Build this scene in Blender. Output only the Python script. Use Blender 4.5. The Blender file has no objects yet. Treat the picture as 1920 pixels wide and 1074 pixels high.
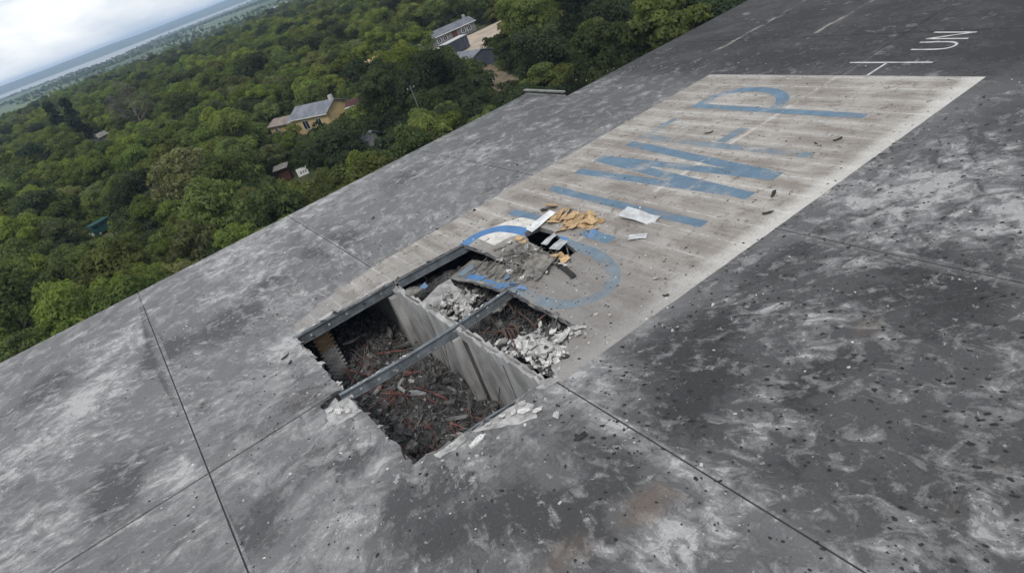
import bpy, bmesh, math, random
import numpy as np
from mathutils import Vector, Matrix, noise as mnoise
from mathutils.geometry import delaunay_2d_cdt
random.seed(7)
rng = np.random.default_rng(11)
sc = bpy.context.scene
COL = sc.collection
R = 8.0            # height of the roof surface above the ground (m)
# ------------------------------------------------------------------ camera
cam_d = bpy.data.cameras.new('camera')
cam = bpy.data.objects.new('camera', cam_d)
COL.objects.link(cam)
cam_d.sensor_width = 36.0
cam_d.lens = 36.0 * 1318.0 / 1920.0
cam_d.clip_start = 0.5
cam_d.clip_end = 40000.0
ex = Vector((0.78700728, -0.53212586, -0.31218842))
up = Vector((0.49848945, 0.25033469, 0.82996435))
bk = Vector((-0.3634939, -0.80881062, 0.46227435))
m = Matrix((ex, up, bk)).transposed().to_4x4()
m.translation = (0, 0, R + 16.0)
cam.matrix_world = m
sc.camera = cam
# ------------------------------------------------------------------ world, sun, exposure
SUN_EL, SUN_AZ = math.radians(52), math.radians(215)     # azimuth counted clockwise from +Y
world = bpy.data.worlds.new('World')
sc.world = world
world.use_nodes = True
wn, wl = world.node_tree.nodes, world.node_tree.links
for n in list(wn):
    wn.remove(n)
w_out = wn.new('ShaderNodeOutputWorld')
w_bg = wn.new('ShaderNodeBackground'); w_bg.inputs['Strength'].default_value = 0.1
w_sky = wn.new('ShaderNodeTexSky'); w_sky.sky_type = 'NISHITA'; w_sky.sun_disc = False
w_sky.sun_elevation = SUN_EL; w_sky.sun_rotation = SUN_AZ
w_sky.dust_density = 2.0; w_sky.air_density = 1.0
w_tc = wn.new('ShaderNodeTexCoord')
w_map = wn.new('ShaderNodeMapping'); w_map.inputs['Scale'].default_value = (1, 1, 3.2)
w_no = wn.new('ShaderNodeTexNoise'); w_no.inputs['Scale'].default_value = 4.6
w_no.inputs['Detail'].default_value = 7; w_no.inputs['Roughness'].default_value = 0.55
w_no.inputs['Distortion'].default_value = 0.35
w_cr = wn.new('ShaderNodeValToRGB')
w_cr.color_ramp.elements[0].position = 0.42; w_cr.color_ramp.elements[0].color = (6.3, 6.9, 7.8, 1)
w_cr.color_ramp.elements[1].position = 0.62; w_cr.color_ramp.elements[1].color = (10.2, 10.3, 10.4, 1)
w_mix = wn.new('ShaderNodeMix'); w_mix.data_type = 'RGBA'; w_mix.inputs['Factor'].default_value = 0.86
wl.new(w_tc.outputs['Generated'], w_map.inputs['Vector'])
wl.new(w_map.outputs['Vector'], w_no.inputs['Vector'])
wl.new(w_no.outputs['Fac'], w_cr.inputs['Fac'])
wl.new(w_sky.outputs['Color'], w_mix.inputs[6])
wl.new(w_cr.outputs['Color'], w_mix.inputs[7])
wl.new(w_mix.outputs[2], w_bg.inputs['Color'])
wl.new(w_bg.outputs['Background'], w_out.inputs['Surface'])
sun_d = bpy.data.lights.new('sun', 'SUN'); sun_d.energy = 1.5; sun_d.angle = math.radians(14)
sun_d.color = (1.0, 0.96, 0.9)
sun = bpy.data.objects.new('sun', sun_d); COL.objects.link(sun)
sdir = Vector((math.sin(SUN_AZ) * math.cos(SUN_EL), math.cos(SUN_AZ) * math.cos(SUN_EL), math.sin(SUN_EL)))
sun.rotation_euler = sdir.to_track_quat('Z', 'Y').to_euler()
sun.location = sdir * 200
sc.view_settings.view_transform = 'Standard'
sc.view_settings.look = 'None'
sc.view_settings.exposure = 0.30
sc.view_settings.gamma = 1.0
sc.cycles.use_denoising = True
sc.cycles.max_bounces = 8
sc.cycles.volume_bounces = 1
# ------------------------------------------------------------------ material helpers
class NT:
    def __init__(s, name):
        s.m = bpy.data.materials.new(name); s.m.use_nodes = True
        s.n, s.l = s.m.node_tree.nodes, s.m.node_tree.links
        s.b = s.n['Principled BSDF']
        s.b.inputs['Specular IOR Level'].default_value = 0.25
    def _in(s, sock, v):
        if isinstance(v, bpy.types.NodeSocket): s.l.new(v, sock)
        elif v is not None: sock.default_value = v
    def pos(s):
        return s.n.new('ShaderNodeNewGeometry').outputs['Position']
    def obj(s):
        return s.n.new('ShaderNodeTexCoord').outputs['Object']
    def math(s, op, a, b=None, c=None, clamp=False):
        n = s.n.new('ShaderNodeMath'); n.operation = op; n.use_clamp = clamp
        s._in(n.inputs[0], a); s._in(n.inputs[1], b)
        if c is not None: s._in(n.inputs[2], c)
        return n.outputs[0]
    def sep(s, v):
        n = s.n.new('ShaderNodeSeparateXYZ'); s._in(n.inputs[0], v); return n.outputs
    def comb(s, x, y, z):
        n = s.n.new('ShaderNodeCombineXYZ')
        for i, v in enumerate((x, y, z)): s._in(n.inputs[i], v)
        return n.outputs[0]
    def scale(s, v, k):
        n = s.n.new('ShaderNodeMapping'); s._in(n.inputs['Vector'], v); n.inputs['Scale'].default_value = k
        return n.outputs[0]
    def noise(s, v, sc_, det=4, ro=0.55, dist=0.0):
        n = s.n.new('ShaderNodeTexNoise'); s._in(n.inputs['Vector'], v)
        n.inputs['Scale'].default_value = sc_; n.inputs['Detail'].default_value = det
        n.inputs['Roughness'].default_value = ro; n.inputs['Distortion'].default_value = dist
        return n.outputs['Fac']
    def vor(s, v, sc_, feat='F1'):
        n = s.n.new('ShaderNodeTexVoronoi'); n.feature = feat; s._in(n.inputs['Vector'], v)
        n.inputs['Scale'].default_value = sc_; return n.outputs
    def ss(s, v, a, b):      # smoothstep
        n = s.n.new('ShaderNodeMapRange'); n.interpolation_type = 'SMOOTHSTEP'
        s._in(n.inputs['Value'], v); s._in(n.inputs['From Min'], a); s._in(n.inputs['From Max'], b)
        return n.outputs['Result']
    def mix(s, f, a, b, mode='MIX'):
        n = s.n.new('ShaderNodeMix'); n.data_type = 'RGBA'; n.blend_type = mode; n.clamp_factor = True
        s._in(n.inputs['Factor'], f)
        for i, v in ((6, a), (7, b)):
            s._in(n.inputs[i], (*v, 1) if isinstance(v, tuple) and len(v) == 3 else v)
        return n.outputs[2]
    def ramp(s, f, stops):
        n = s.n.new('ShaderNodeValToRGB'); e = n.color_ramp.elements
        while len(e) < len(stops): e.new(0.5)
        for k, (p, c) in zip(e, stops): k.position = p; k.color = (*c, 1)
        s._in(n.inputs[0], f); return n.outputs[0]
    def bump(s, h, st=0.3, dist=0.02):
        n = s.n.new('ShaderNodeBump'); n.inputs['Strength'].default_value = st; n.inputs['Distance'].default_value = dist
        s._in(n.inputs['Height'], h); s.l.new(n.outputs[0], s.b.inputs['Normal'])
    def out(s, col=None, rough=None, metal=None):
        s._in(s.b.inputs['Base Color'], (*col, 1) if isinstance(col, tuple) and len(col) == 3 else col)
        s._in(s.b.inputs['Roughness'], rough); s._in(s.b.inputs['Metallic'], metal)
        return s.m
    def rnd(s):
        return s.n.new('ShaderNodeObjectInfo').outputs['Random']
    def attr(s, name):
        n = s.n.new('ShaderNodeAttribute'); n.attribute_name = name; return n.outputs
MAT = {}
def simple(name, col, col2=None, scale=3.0, rough=0.85, metal=0.0, bump=0.3, var=0.25, co='obj'):
    """two-tone noisy surface, with a per-object change of value"""
    t = NT(name)
    v = t.obj() if co == 'obj' else t.pos()
    a = t.noise(v, scale, 6, 0.65)
    c2 = col2 or tuple(x * 0.55 for x in col)
    c = t.mix(t.ss(a, 0.35, 0.65), c2, col)
    k = t.math('MULTIPLY_ADD', t.rnd(), var * 2, 1 - var)
    c = t.mix(1.0, c, t.comb(k, k, k), 'MULTIPLY')
    t.bump(t.noise(v, scale * 4, 5, 0.7), bump, 0.03)
    MAT[name] = t.out(c, rough, metal)
# --- the roof membrane: blast-scoured bitumen, pale dust thrown outwards from the hole
def roof_mat():
    t = NT('weathered_roofing')
    p = t.pos(); x, y, z = t.sep(p)
    dx = t.math('SUBTRACT', x, 6.5); dy = t.math('SUBTRACT', y, 27.0)
    r = t.math('SQRT', t.math('ADD', t.math('MULTIPLY', dx, dx), t.math('MULTIPLY', dy, dy)))
    ux = t.math('DIVIDE', dx, t.math('MAXIMUM', r, 0.5)); uy = t.math('DIVIDE', dy, t.math('MAXIMUM', r, 0.5))
    pol = t.comb(t.math('MULTIPLY', ux, 5.0), t.math('MULTIPLY', uy, 5.0), t.math('MULTIPLY', r, 0.22))
    pol2 = t.comb(t.math('MULTIPLY', ux, 21.0), t.math('MULTIPLY', uy, 21.0), t.math('MULTIPLY', r, 0.75))
    n_rad = t.noise(pol, 1.3, 8, 0.62, 0.3)
    n_rad2 = t.noise(pol2, 1.2, 10, 0.72, 0.7)
    n_iso = t.noise(p, 0.36, 8, 0.66, 0.5)
    n_mid = t.noise(p, 1.05, 10, 0.74, 0.6)
    n_fine = t.noise(p, 9.0, 6, 0.75)
    tone = t.attr('tone')
    sep = t.n.new('ShaderNodeSeparateColor'); t.l.new(tone['Color'], sep.inputs[0])
    li, da, br = sep.outputs[0], sep.outputs[1], sep.outputs[2]
    zone = tone['Alpha']                       # 0 = pale left side, 1 = dark membrane
    base = t.mix(zone, (0.158, 0.156, 0.156), (0.051, 0.0505, 0.051))
    base = t.mix(t.math('MULTIPLY', t.ss(n_iso, 0.35, 0.7), 0.5), base, t.mix(zone, (0.120, 0.118, 0.119), (0.040, 0.040, 0.0405)))
    # soot
    sd = t.math('ADD', t.math('MULTIPLY', n_rad, 0.30), t.math('ADD', t.math('MULTIPLY', n_mid, 0.40), t.math('MULTIPLY', n_rad2, 0.30)))
    sd = t.math('ADD', sd, t.math('MULTIPLY', da, 0.26))
    sd = t.math('SUBTRACT', sd, t.math('MULTIPLY', li, 0.10))
    base = t.mix(t.math('MULTIPLY', t.ss(sd, 0.475, 0.57), 0.82), base, t.mix(zone, (0.064, 0.063, 0.064), (0.023, 0.023, 0.0235)))
    # pale dust: broad veils, then flecks with hard leading edges
    wr = t.math('MULTIPLY', t.ss(r, 5.0, 15.0), 0.52)
    n_alt = t.noise(p, 0.7, 10, 0.72, 0.6)
    dd = t.math('ADD', t.math('MULTIPLY', n_rad2, wr), t.math('MULTIPLY', n_alt, t.math('SUBTRACT', 0.54, wr)))
    dd = t.math('ADD', dd, t.math('MULTIPLY', n_mid, 0.34))
    dd = t.math('ADD', dd, t.math('MULTIPLY', n_iso, 0.12))
    dd = t.math('ADD', dd, t.math('MULTIPLY', li, 0.105))
    dd = t.math('SUBTRACT', dd, t.math('MULTIPLY', da, 0.06))
    dd = t.math('SUBTRACT', dd, t.math('MULTIPLY', zone, 0.015))
    base = t.mix(t.math('MULTIPLY', t.ss(dd, 0.475, 0.555), 0.64), base, t.mix(zone, (0.285, 0.28, 0.277), (0.185, 0.184, 0.183)))
    base = t.mix(t.math('MULTIPLY', t.ss(dd, 0.555, 0.60), 0.66), base, t.mix(zone, (0.42, 0.415, 0.405), (0.34, 0.338, 0.332)))
    fl = t.math('ADD', t.math('MULTIPLY', t.noise(p, 3.1, 8, 0.72, 0.4), 0.7), t.math('MULTIPLY', n_rad2, 0.3))
    fl = t.math('ADD', fl, t.math('MULTIPLY', li, 0.06))
    base = t.mix(t.math('MULTIPLY', t.ss(fl, 0.575, 0.63), 0.55), base, t.mix(zone, (0.46, 0.455, 0.445), (0.36, 0.355, 0.35)))
    # fine speckle: chipped dots, pale and dark
    sp = t.noise(p, 11.0, 4, 0.6)
    base = t.mix(t.math('MULTIPLY', t.ss(sp, 0.63, 0.70), 0.25), base, t.mix(zone, (0.46, 0.45, 0.44), (0.30, 0.30, 0.295)))
    base = t.mix(t.math('MULTIPLY', t.math('SUBTRACT', 1.0, t.ss(sp, 0.31, 0.37)), 0.65), base, (0.035, 0.034, 0.035))
    # brown stains
    bs = t.math('ADD', t.math('MULTIPLY', br, 0.75), t.math('MULTIPLY', t.math('SUBTRACT', n_mid, 0.5), 0.9))
    base = t.mix(t.math('MULTIPLY', t.ss(bs, 0.22, 0.75), 0.7), base, (0.125, 0.098, 0.078))
    # lap lines of the roofing rolls, about a metre apart, and the worn tracks near the far end
    yy = t.math('ADD', y, t.math('MULTIPLY', n_iso, 0.12))
    fr = t.math('ABSOLUTE', t.math('SUBTRACT', t.math('FRACT', t.math('MULTIPLY', yy, 0.98)), 0.5))
    lap = t.math('MULTIPLY', t.ss(fr, 0.47, 0.497), t.ss(t.noise(t.scale(p, (0.35, 1, 1)), 0.9, 3), 0.42, 0.62))
    base = t.mix(t.math('MULTIPLY', lap, 0.35), base, (0.05, 0.05, 0.052))
    for yc, x0 in ((43.0, 40.0), (35.9, 44.0), (12.0, 40.0)):
        band = t.math('SUBTRACT', 1.0, t.ss(t.math('ABSOLUTE', t.math('SUBTRACT', y, yc)), 0.08, 0.42))
        band = t.math('MULTIPLY', band, t.ss(x, x0, x0 + 2))
        band = t.math('MULTIPLY', band, t.ss(t.noise(t.scale(p, (0.5, 1.6, 1)), 1.0, 5), 0.48, 0.6))
        base = t.mix(t.math('MULTIPLY', band, 0.6), base, (0.34, 0.32, 0.29))
    g = t.math('MULTIPLY_ADD', n_fine, 0.7, 0.65)
    base = t.mix(1.0, base, t.comb(g, g, g), 'MULTIPLY')
    t.bump(t.math('ADD', n_fine, t.math('MULTIPLY', n_mid, 1.5)), 0.35, 0.03)
    MAT['roof'] = t.out(base, 0.9)
roof_mat()
def white_paint_base(t, p):
    x, y, z = t.sep(p)
    n_mid = t.noise(p, 0.9, 8, 0.66, 0.4); n_big = t.noise(p, 0.22, 5, 0.6); n_f = t.noise(p, 7, 6, 0.75)
    n_str = t.noise(t.scale(p, (3.2, 0.28, 1)), 1.0, 6, 0.65)
    c = t.mix(t.ss(n_big, 0.35, 0.68), (0.365, 0.345, 0.315), (0.265, 0.246, 0.222))
    # slab joints show paler, dirt gathers between them
    fr = t.math('FRACT', t.math('DIVIDE', t.math('ADD', x, t.math('MULTIPLY', n_mid, 0.16)), 1.56))
    d = t.math('ABSOLUTE', t.math('SUBTRACT', fr, 0.5))
    dn = t.math('ADD', t.math('MULTIPLY', n_str, 0.45), t.math('MULTIPLY', t.noise(p, 0.35, 6, 0.65, 0.5), 0.55))
    dirt = t.math('MULTIPLY', t.math('SUBTRACT', 1, t.math('MULTIPLY', t.ss(d, 0.12, 0.48), 0.85)), t.ss(dn, 0.42, 0.58))
    c = t.mix(t.math('MULTIPLY', dirt, 0.8), c, (0.175, 0.148, 0.123))
    jl = t.math('MULTIPLY', t.ss(d, 0.455, 0.49), t.ss(n_mid, 0.4, 0.6))
    c = t.mix(t.math('MULTIPLY', jl, 0.7), c, (0.52, 0.50, 0.465))
    # dark scuffs and a cleaner rim along the near side and over the ridge
    c = t.mix(t.math('MULTIPLY', t.ss(t.noise(p, 2.2, 8, 0.74, 0.5), 0.545, 0.64), 0.75), c, (0.11, 0.095, 0.085))
    rim = t.math('SUBTRACT', 1, t.ss(t.math('ADD', y, t.math('MULTIPLY', n_mid, 0.8)), 20.5, 21.5))
    c = t.mix(t.math('MULTIPLY', rim, 0.6), c, (0.56, 0.545, 0.51))
    rd = t.math('SUBTRACT', 1, t.ss(t.math('ABSOLUTE', t.math('SUBTRACT', y, 28.4)), 0.03, 0.26))
    c = t.mix(t.math('MULTIPLY', t.math('MULTIPLY', rd, t.ss(n_mid, 0.42, 0.60)), 0.6), c, (0.54, 0.515, 0.475))
    # grey scorching that fades out away from the hole
    hx = t.math('SUBTRACT', x, 10.5); hy = t.math('SUBTRACT', y, 26)
    hr = t.math('SQRT', t.math('ADD', t.math('MULTIPLY', hx, hx), t.math('MULTIPLY', t.math('MULTIPLY', hy, hy), 0.6)))
    sc_ = t.math('SUBTRACT', 1, t.ss(t.math('SUBTRACT', hr, t.math('MULTIPLY', n_mid, 7)), 0.5, 7.5))
    c = t.mix(t.math('MULTIPLY', sc_, 0.75), c, (0.175, 0.165, 0.155))
    fade = t.math('SUBTRACT', 1, t.ss(t.math('SUBTRACT', x, t.math('MULTIPLY', n_mid, 5.0)), 1.5, 6.5))
    c = t.mix(t.math('MULTIPLY', fade, 0.6), c, (0.235, 0.23, 0.225))
    sp = t.noise(p, 8.0, 4, 0.6)
    c = t.mix(t.math('MULTIPLY', t.math('SUBTRACT', 1.0, t.ss(sp, 0.33, 0.40)), 0.6), c, (0.10, 0.085, 0.075))
    g = t.math('MULTIPLY_ADD', n_f, 0.6, 0.7)
    return t.mix(1.0, c, t.comb(g, g, g), 'MULTIPLY'), n_mid, n_f
def paint_mats():
    t = NT('worn_white_paint'); p = t.pos()
    c, nm, nf = white_paint_base(t, p)
    t.bump(nf, 0.25, 0.02); MAT['white_paint'] = t.out(c, 0.85)
    for nm_, blue, wear in (('blue_paint', (0.125, 0.195, 0.262), 0.60), ('faded_blue_paint', (0.165, 0.215, 0.255), 0.74), ('fresh_blue_paint', (0.085, 0.20, 0.39), 0.2)):
        t = NT(nm_); p = t.pos()
        c, nm, nf = white_paint_base(t, p)
        w = t.math('ADD', t.math('MULTIPLY', t.noise(p, 0.5, 7, 0.68, 0.3), 0.65), t.math('MULTIPLY', t.noise(p, 4, 6, 0.75), 0.35))
        b = t.mix(t.ss(nm, 0.3, 0.7), blue, tuple(k * 0.72 for k in blue))
        c = t.mix(t.math('MULTIPLY', t.ss(w, 0.62 - wear * 0.22, 0.78 - wear * 0.22), min(0.95, 0.25 + wear)), b, c)
        t.bump(nf, 0.25, 0.02); MAT[nm_] = t.out(c, 0.8)
paint_mats()
simple('white_line', (0.55, 0.55, 0.53), (0.36, 0.36, 0.35), 1.5, co='pos', var=0)
simple('fresh_white', (0.62, 0.60, 0.56), (0.45, 0.43, 0.40), 2.0, co='pos', var=0)
simple('seam', (0.034, 0.033, 0.034), (0.055, 0.054, 0.054), 2.0, co='pos', var=0)
simple('pit_dark', (0.018, 0.018, 0.019), (0.03, 0.03, 0.03), 5.0, co='pos', var=0)
simple('pit_rim', (0.30, 0.295, 0.29), (0.18, 0.18, 0.18), 6.0, co='pos', var=0)
simple('concrete', (0.30, 0.295, 0.285), (0.15, 0.148, 0.145), 1.6)
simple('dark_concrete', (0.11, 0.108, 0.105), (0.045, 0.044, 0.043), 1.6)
simple('steel', (0.165, 0.185, 0.20), (0.095, 0.105, 0.112), 1.8, rough=0.6, metal=0.25, bump=0.15)
simple('pale_steel', (0.42, 0.43, 0.43), (0.2, 0.2, 0.2), 3, rough=0.6)
simple('plaster', (0.55, 0.54, 0.52), (0.30, 0.295, 0.28), 3.5, bump=0.3)
simple('bare_plaster', (0.42, 0.41, 0.395), (0.20, 0.196, 0.19), 2.2, bump=0.2, co='pos', var=0)
simple('wool', (0.52, 0.51, 0.49), (0.22, 0.215, 0.205), 2.6, bump=0.6)
simple('red_rod', (0.25, 0.085, 0.065), (0.11, 0.05, 0.04), 2.0, rough=0.6, var=0.45)
simple('rust_rod', (0.115, 0.065, 0.05), (0.045, 0.034, 0.03), 2.0, rough=0.8, var=0.4)
simple('grey_rod', (0.14, 0.135, 0.13), (0.05, 0.05, 0.05), 2.0, rough=0.7, var=0.5)
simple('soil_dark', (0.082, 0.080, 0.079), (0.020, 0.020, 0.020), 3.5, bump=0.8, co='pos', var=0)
simple('fibreboard', (0.47, 0.33, 0.18), (0.30, 0.20, 0.11), 4.0)
simple('yellow_brick', (0.27, 0.185, 0.10), (0.16, 0.115, 0.07), 4.0)
simple('blue_sheet', (0.085, 0.20, 0.40), (0.16, 0.20, 0.24), 3.0, rough=0.6)
simple('white_sheet', (0.56, 0.57, 0.57), (0.38, 0.385, 0.38), 2.0, rough=0.55)
simple('corroded_sheet', (0.23, 0.215, 0.19), (0.09, 0.085, 0.08), 2.0)
simple('black_rubber', (0.02, 0.02, 0.02), (0.04, 0.038, 0.036), 3.0)
simple('bark', (0.10, 0.082, 0.065), (0.045, 0.038, 0.03), 3.0)
simple('dead_bark', (0.24, 0.20, 0.18), (0.15, 0.125, 0.115), 3.0)
simple('yellow_wall', (0.46, 0.345, 0.17), (0.36, 0.27, 0.15), 0.7)
simple('pale_wall', (0.42, 0.40, 0.37), (0.27, 0.26, 0.25), 0.6)
simple('grey_wall', (0.22, 0.22, 0.23), (0.15, 0.15, 0.155), 0.6)
simple('slate_roof', (0.155, 0.165, 0.185), (0.10, 0.11, 0.125), 0.7)
simple('pinkish_roof', (0.26, 0.215, 0.19), (0.17, 0.145, 0.13), 0.7)
simple('red_trim', (0.075, 0.035, 0.03), None, 0.7)
simple('navy_wall', (0.075, 0.085, 0.115), (0.055, 0.06, 0.08), 0.5)
simple('white_trim', (0.62, 0.62, 0.61), (0.5, 0.5, 0.5), 1.0)
simple('teal_body', (0.02, 0.085, 0.085), None, 1.0, rough=0.4)
simple('rust_wall', (0.10, 0.04, 0.03), None, 1.0)
simple('sand', (0.42, 0.345, 0.27), (0.30, 0.25, 0.195), 0.35, co='pos', var=0)
simple('dirt_path', (0.20, 0.15, 0.10), (0.13, 0.105, 0.07), 0.5, co='pos', var=0)
def glass_mat():
    t = NT('dark_glass'); MAT['glass'] = t.out((0.02, 0.025, 0.03), 0.15)
glass_mat()
def leaf(name, col, sat=0.25, flower=None):
    t = NT(name)
    rnd = t.rnd(); p = t.obj()
    n = t.noise(p, 0.55, 4, 0.6)
    c = t.mix(t.ss(n, 0.3, 0.7), tuple(k * 0.62 for k in col), (col[0] * 1.22, col[1] * 1.22, col[2] * 1.0))
    yel = t.mix(rnd, (0.80, 0.95, 1.05), (1.06, 1.04, 0.85))
    c = t.mix(1.0, c, yel, 'MULTIPLY')
    k = t.math('MULTIPLY_ADD', t.math('FRACT', t.math('MULTIPLY', rnd, 7.31)), 0.65, 0.62)
    c = t.mix(1.0, c, t.comb(k, k, k), 'MULTIPLY')
    if flower:
        c = t.mix(t.ss(t.noise(p, 1.7, 5, 0.7), 0.47, 0.6), c, flower)
    t.out(c, 0.7); t.b.inputs['Specular IOR Level'].default_value = 0.2
    tr = t.n.new('ShaderNodeBsdfTranslucent'); t._in(tr.inputs['Color'], t.mix(1.0, c, (1.1, 1.15, 0.6), 'MULTIPLY'))
    mx = t.n.new('ShaderNodeMixShader'); mx.inputs[0].default_value = 0.48
    t.l.new(t.b.outputs[0], mx.inputs[1]); t.l.new(tr.outputs[0], mx.inputs[2])
    t.l.new(mx.outputs[0], t.n['Material Output'].inputs['Surface'])
    MAT[name] = t.m
leaf('leaf_mid', (0.148, 0.170, 0.060))
leaf('leaf_bright', (0.165, 0.200, 0.052))
leaf('leaf_dark', (0.060, 0.077, 0.038))
leaf('leaf_olive', (0.165, 0.175, 0.09))
leaf('leaf_acacia', (0.150, 0.160, 0.068), flower=(0.29, 0.28, 0.17))
leaf('leaf_poplar', (0.028, 0.045, 0.024))
leaf('leaf_dead', (0.22, 0.185, 0.165))
def ground_mat():
    t = NT('grass_ground'); p = t.pos(); x, y, z = t.sep(p)
    n1 = t.noise(p, 0.06, 6, 0.65); n2 = t.noise(p, 0.8, 6, 0.7)
    near = t.mix(t.ss(n1, 0.4, 0.62), (0.042, 0.062, 0.022), (0.085, 0.092, 0.036))
    near = t.mix(t.math('MULTIPLY', t.ss(n2, 0.52, 0.7), 0.6), near, (0.13, 0.11, 0.07))
    nf = t.noise(t.scale(p, (0.0045, 0.0014, 0.002)), 1.0, 6, 0.62, 0.3)
    far = t.ramp(nf, [(0.33, (0.04, 0.06, 0.03)), (0.47, (0.07, 0.098, 0.046)), (0.6, (0.115, 0.145, 0.075)), (0.72, (0.075, 0.095, 0.052))])
    c = t.mix(t.ss(y, 480, 800), near, far)
    t.bump(n2, 0.6, 0.1); MAT['ground'] = t.out(c, 0.95)
    t = NT('hill_ground'); p = t.pos()
    c = t.ramp(t.noise(t.scale(p, (0.004, 0.001, 0.01)), 1.0, 6, 0.65), [(0.35, (0.035, 0.055, 0.03)), (0.6, (0.06, 0.08, 0.04)), (0.72, (0.14, 0.14, 0.10))])
    MAT['hill'] = t.out(c, 0.95)
    t = NT('river_water'); p = t.pos()
    t.bump(t.noise(t.scale(p, (0.2, 0.05, 1)), 1.0, 4), 0.5, 0.4)
    MAT['water'] = t.out((0.16, 0.155, 0.15), 0.32); t.b.inputs['Specular IOR Level'].default_value = 0.5
ground_mat()
# ------------------------------------------------------------------ mesh helpers
def link(name, me, mat, parent=None, loc=(0, 0, 0), kind=None):
    o = bpy.data.objects.new(name, me)
    COL.objects.link(o)
    if mat is not None and not me.materials: me.materials.append(MAT[mat] if isinstance(mat, str) else mat)
    o.location = loc
    if parent is not None: o.parent = parent
    if kind: o['kind'] = kind
    return o
def tag(o, label, cat, group=None, kind=None):
    o['label'] = label
    if cat: o['category'] = cat
    if group: o['group'] = group
    if kind: o['kind'] = kind
    return o
def empty(name, loc=(0, 0, 0), rz=0.0):
    o = bpy.data.objects.new(name, None); COL.objects.link(o)
    o.location = loc; o.rotation_euler = (0, 0, rz); o.empty_display_size = 0.3
    return o
def mesh(name, v, f, smooth=False):
    me = bpy.data.meshes.new(name); me.from_pydata([tuple(map(float, q)) for q in v], [], f); me.update()
    if smooth: me.shade_smooth()
    return me
class MB:
    """collects shapes into one mesh"""
    def __init__(s): s.v, s.f = [], []
    def add(s, v, f):
        k = len(s.v); s.v += [tuple(q) for q in v]; s.f += [tuple(i + k for i in q) for q in f]; return s
    def box(s, lo, hi, M=None):
        (a, b, c), (d, e, g) = lo, hi
        v = [Vector(q) for q in ((a, b, c), (d, b, c), (d, e, c), (a, e, c), (a, b, g), (d, b, g), (d, e, g), (a, e, g))]
        if M is not None: v = [M @ q for q in v]
        return s.add(v, [(3, 2, 1, 0), (4, 5, 6, 7), (0, 1, 5, 4), (1, 2, 6, 5), (2, 3, 7, 6), (3, 0, 4, 7)])
    def tube(s, pts, r, sides=6, r2=None):
        pts = [Vector(q) for q in pts]; n = len(pts); v, f = [], []
        for i, q in enumerate(pts):
            d = (pts[min(i + 1, n - 1)] - pts[max(i - 1, 0)]).normalized()
            a = d.orthogonal().normalized() if i == 0 else (a - d * a.dot(d)).normalized()
            b = d.cross(a); rr = r if r2 is None else r + (r2 - r) * i / (n - 1)
            for k in range(sides):
                t = 2 * math.pi * k / sides
                v.append(q + (a * math.cos(t) + b * math.sin(t)) * rr)
        for i in range(n - 1):
            for k in range(sides):
                j = (k + 1) % sides
                f.append((i * sides + k, i * sides + j, (i + 1) * sides + j, (i + 1) * sides + k))
        f.append(tuple(range(sides - 1, -1, -1))); f.append(tuple(range((n - 1) * sides, n * sides)))
        return s.add(v, f)
    def me(s, name, smooth=False): return mesh(name, s.v, s.f, smooth)
def inside(pt, poly):
    x, y = pt; c = False; n = len(poly); j = n - 1
    for i in range(n):
        xi, yi = poly[i]; xj, yj = poly[j]
        if (yi > y) != (yj > y) and x < (xj - xi) * (y - yi) / (yj - yi) + xi: c = not c
        j = i
    return c
def inside_np(P, poly):
    x, y = P[:, 0], P[:, 1]; c = np.zeros(len(P), bool); n = len(poly); j = n - 1
    for i in range(n):
        xi, yi = poly[i]; xj, yj = poly[j]
        if yi != yj:
            c ^= ((yi > y) != (yj > y)) & (x < (xj - xi) * (y - yi) / (yj - yi) + xi)
        j = i
    return c
def rough_poly(poly, step=0.25, amp=0.05, seed=1, amps=None):
    rg = random.Random(seed); out = []
    for i, a in enumerate(poly):
        b = poly[(i + 1) % len(poly)]; k = (amps[i] if amps else amp)
        L = math.dist(a, b); n = max(1, int(L / step)); nx, ny = -(b[1] - a[1]) / L, (b[0] - a[0]) / L
        ph = rg.uniform(0, 99)
        for j in range(n):
            t = (j + (rg.uniform(-.38, .38) if j else 0)) / n
            q = k * (1.3 * mnoise.noise(Vector((ph + t * L * 1.1, 0, 0))) + 0.5 * rg.uniform(-1, 1) ** 3) if j else rg.uniform(-k, k) * 0.3
            out.append((a[0] + (b[0] - a[0]) * t + nx * q, a[1] + (b[1] - a[1]) * t + ny * q))
    return out
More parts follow.
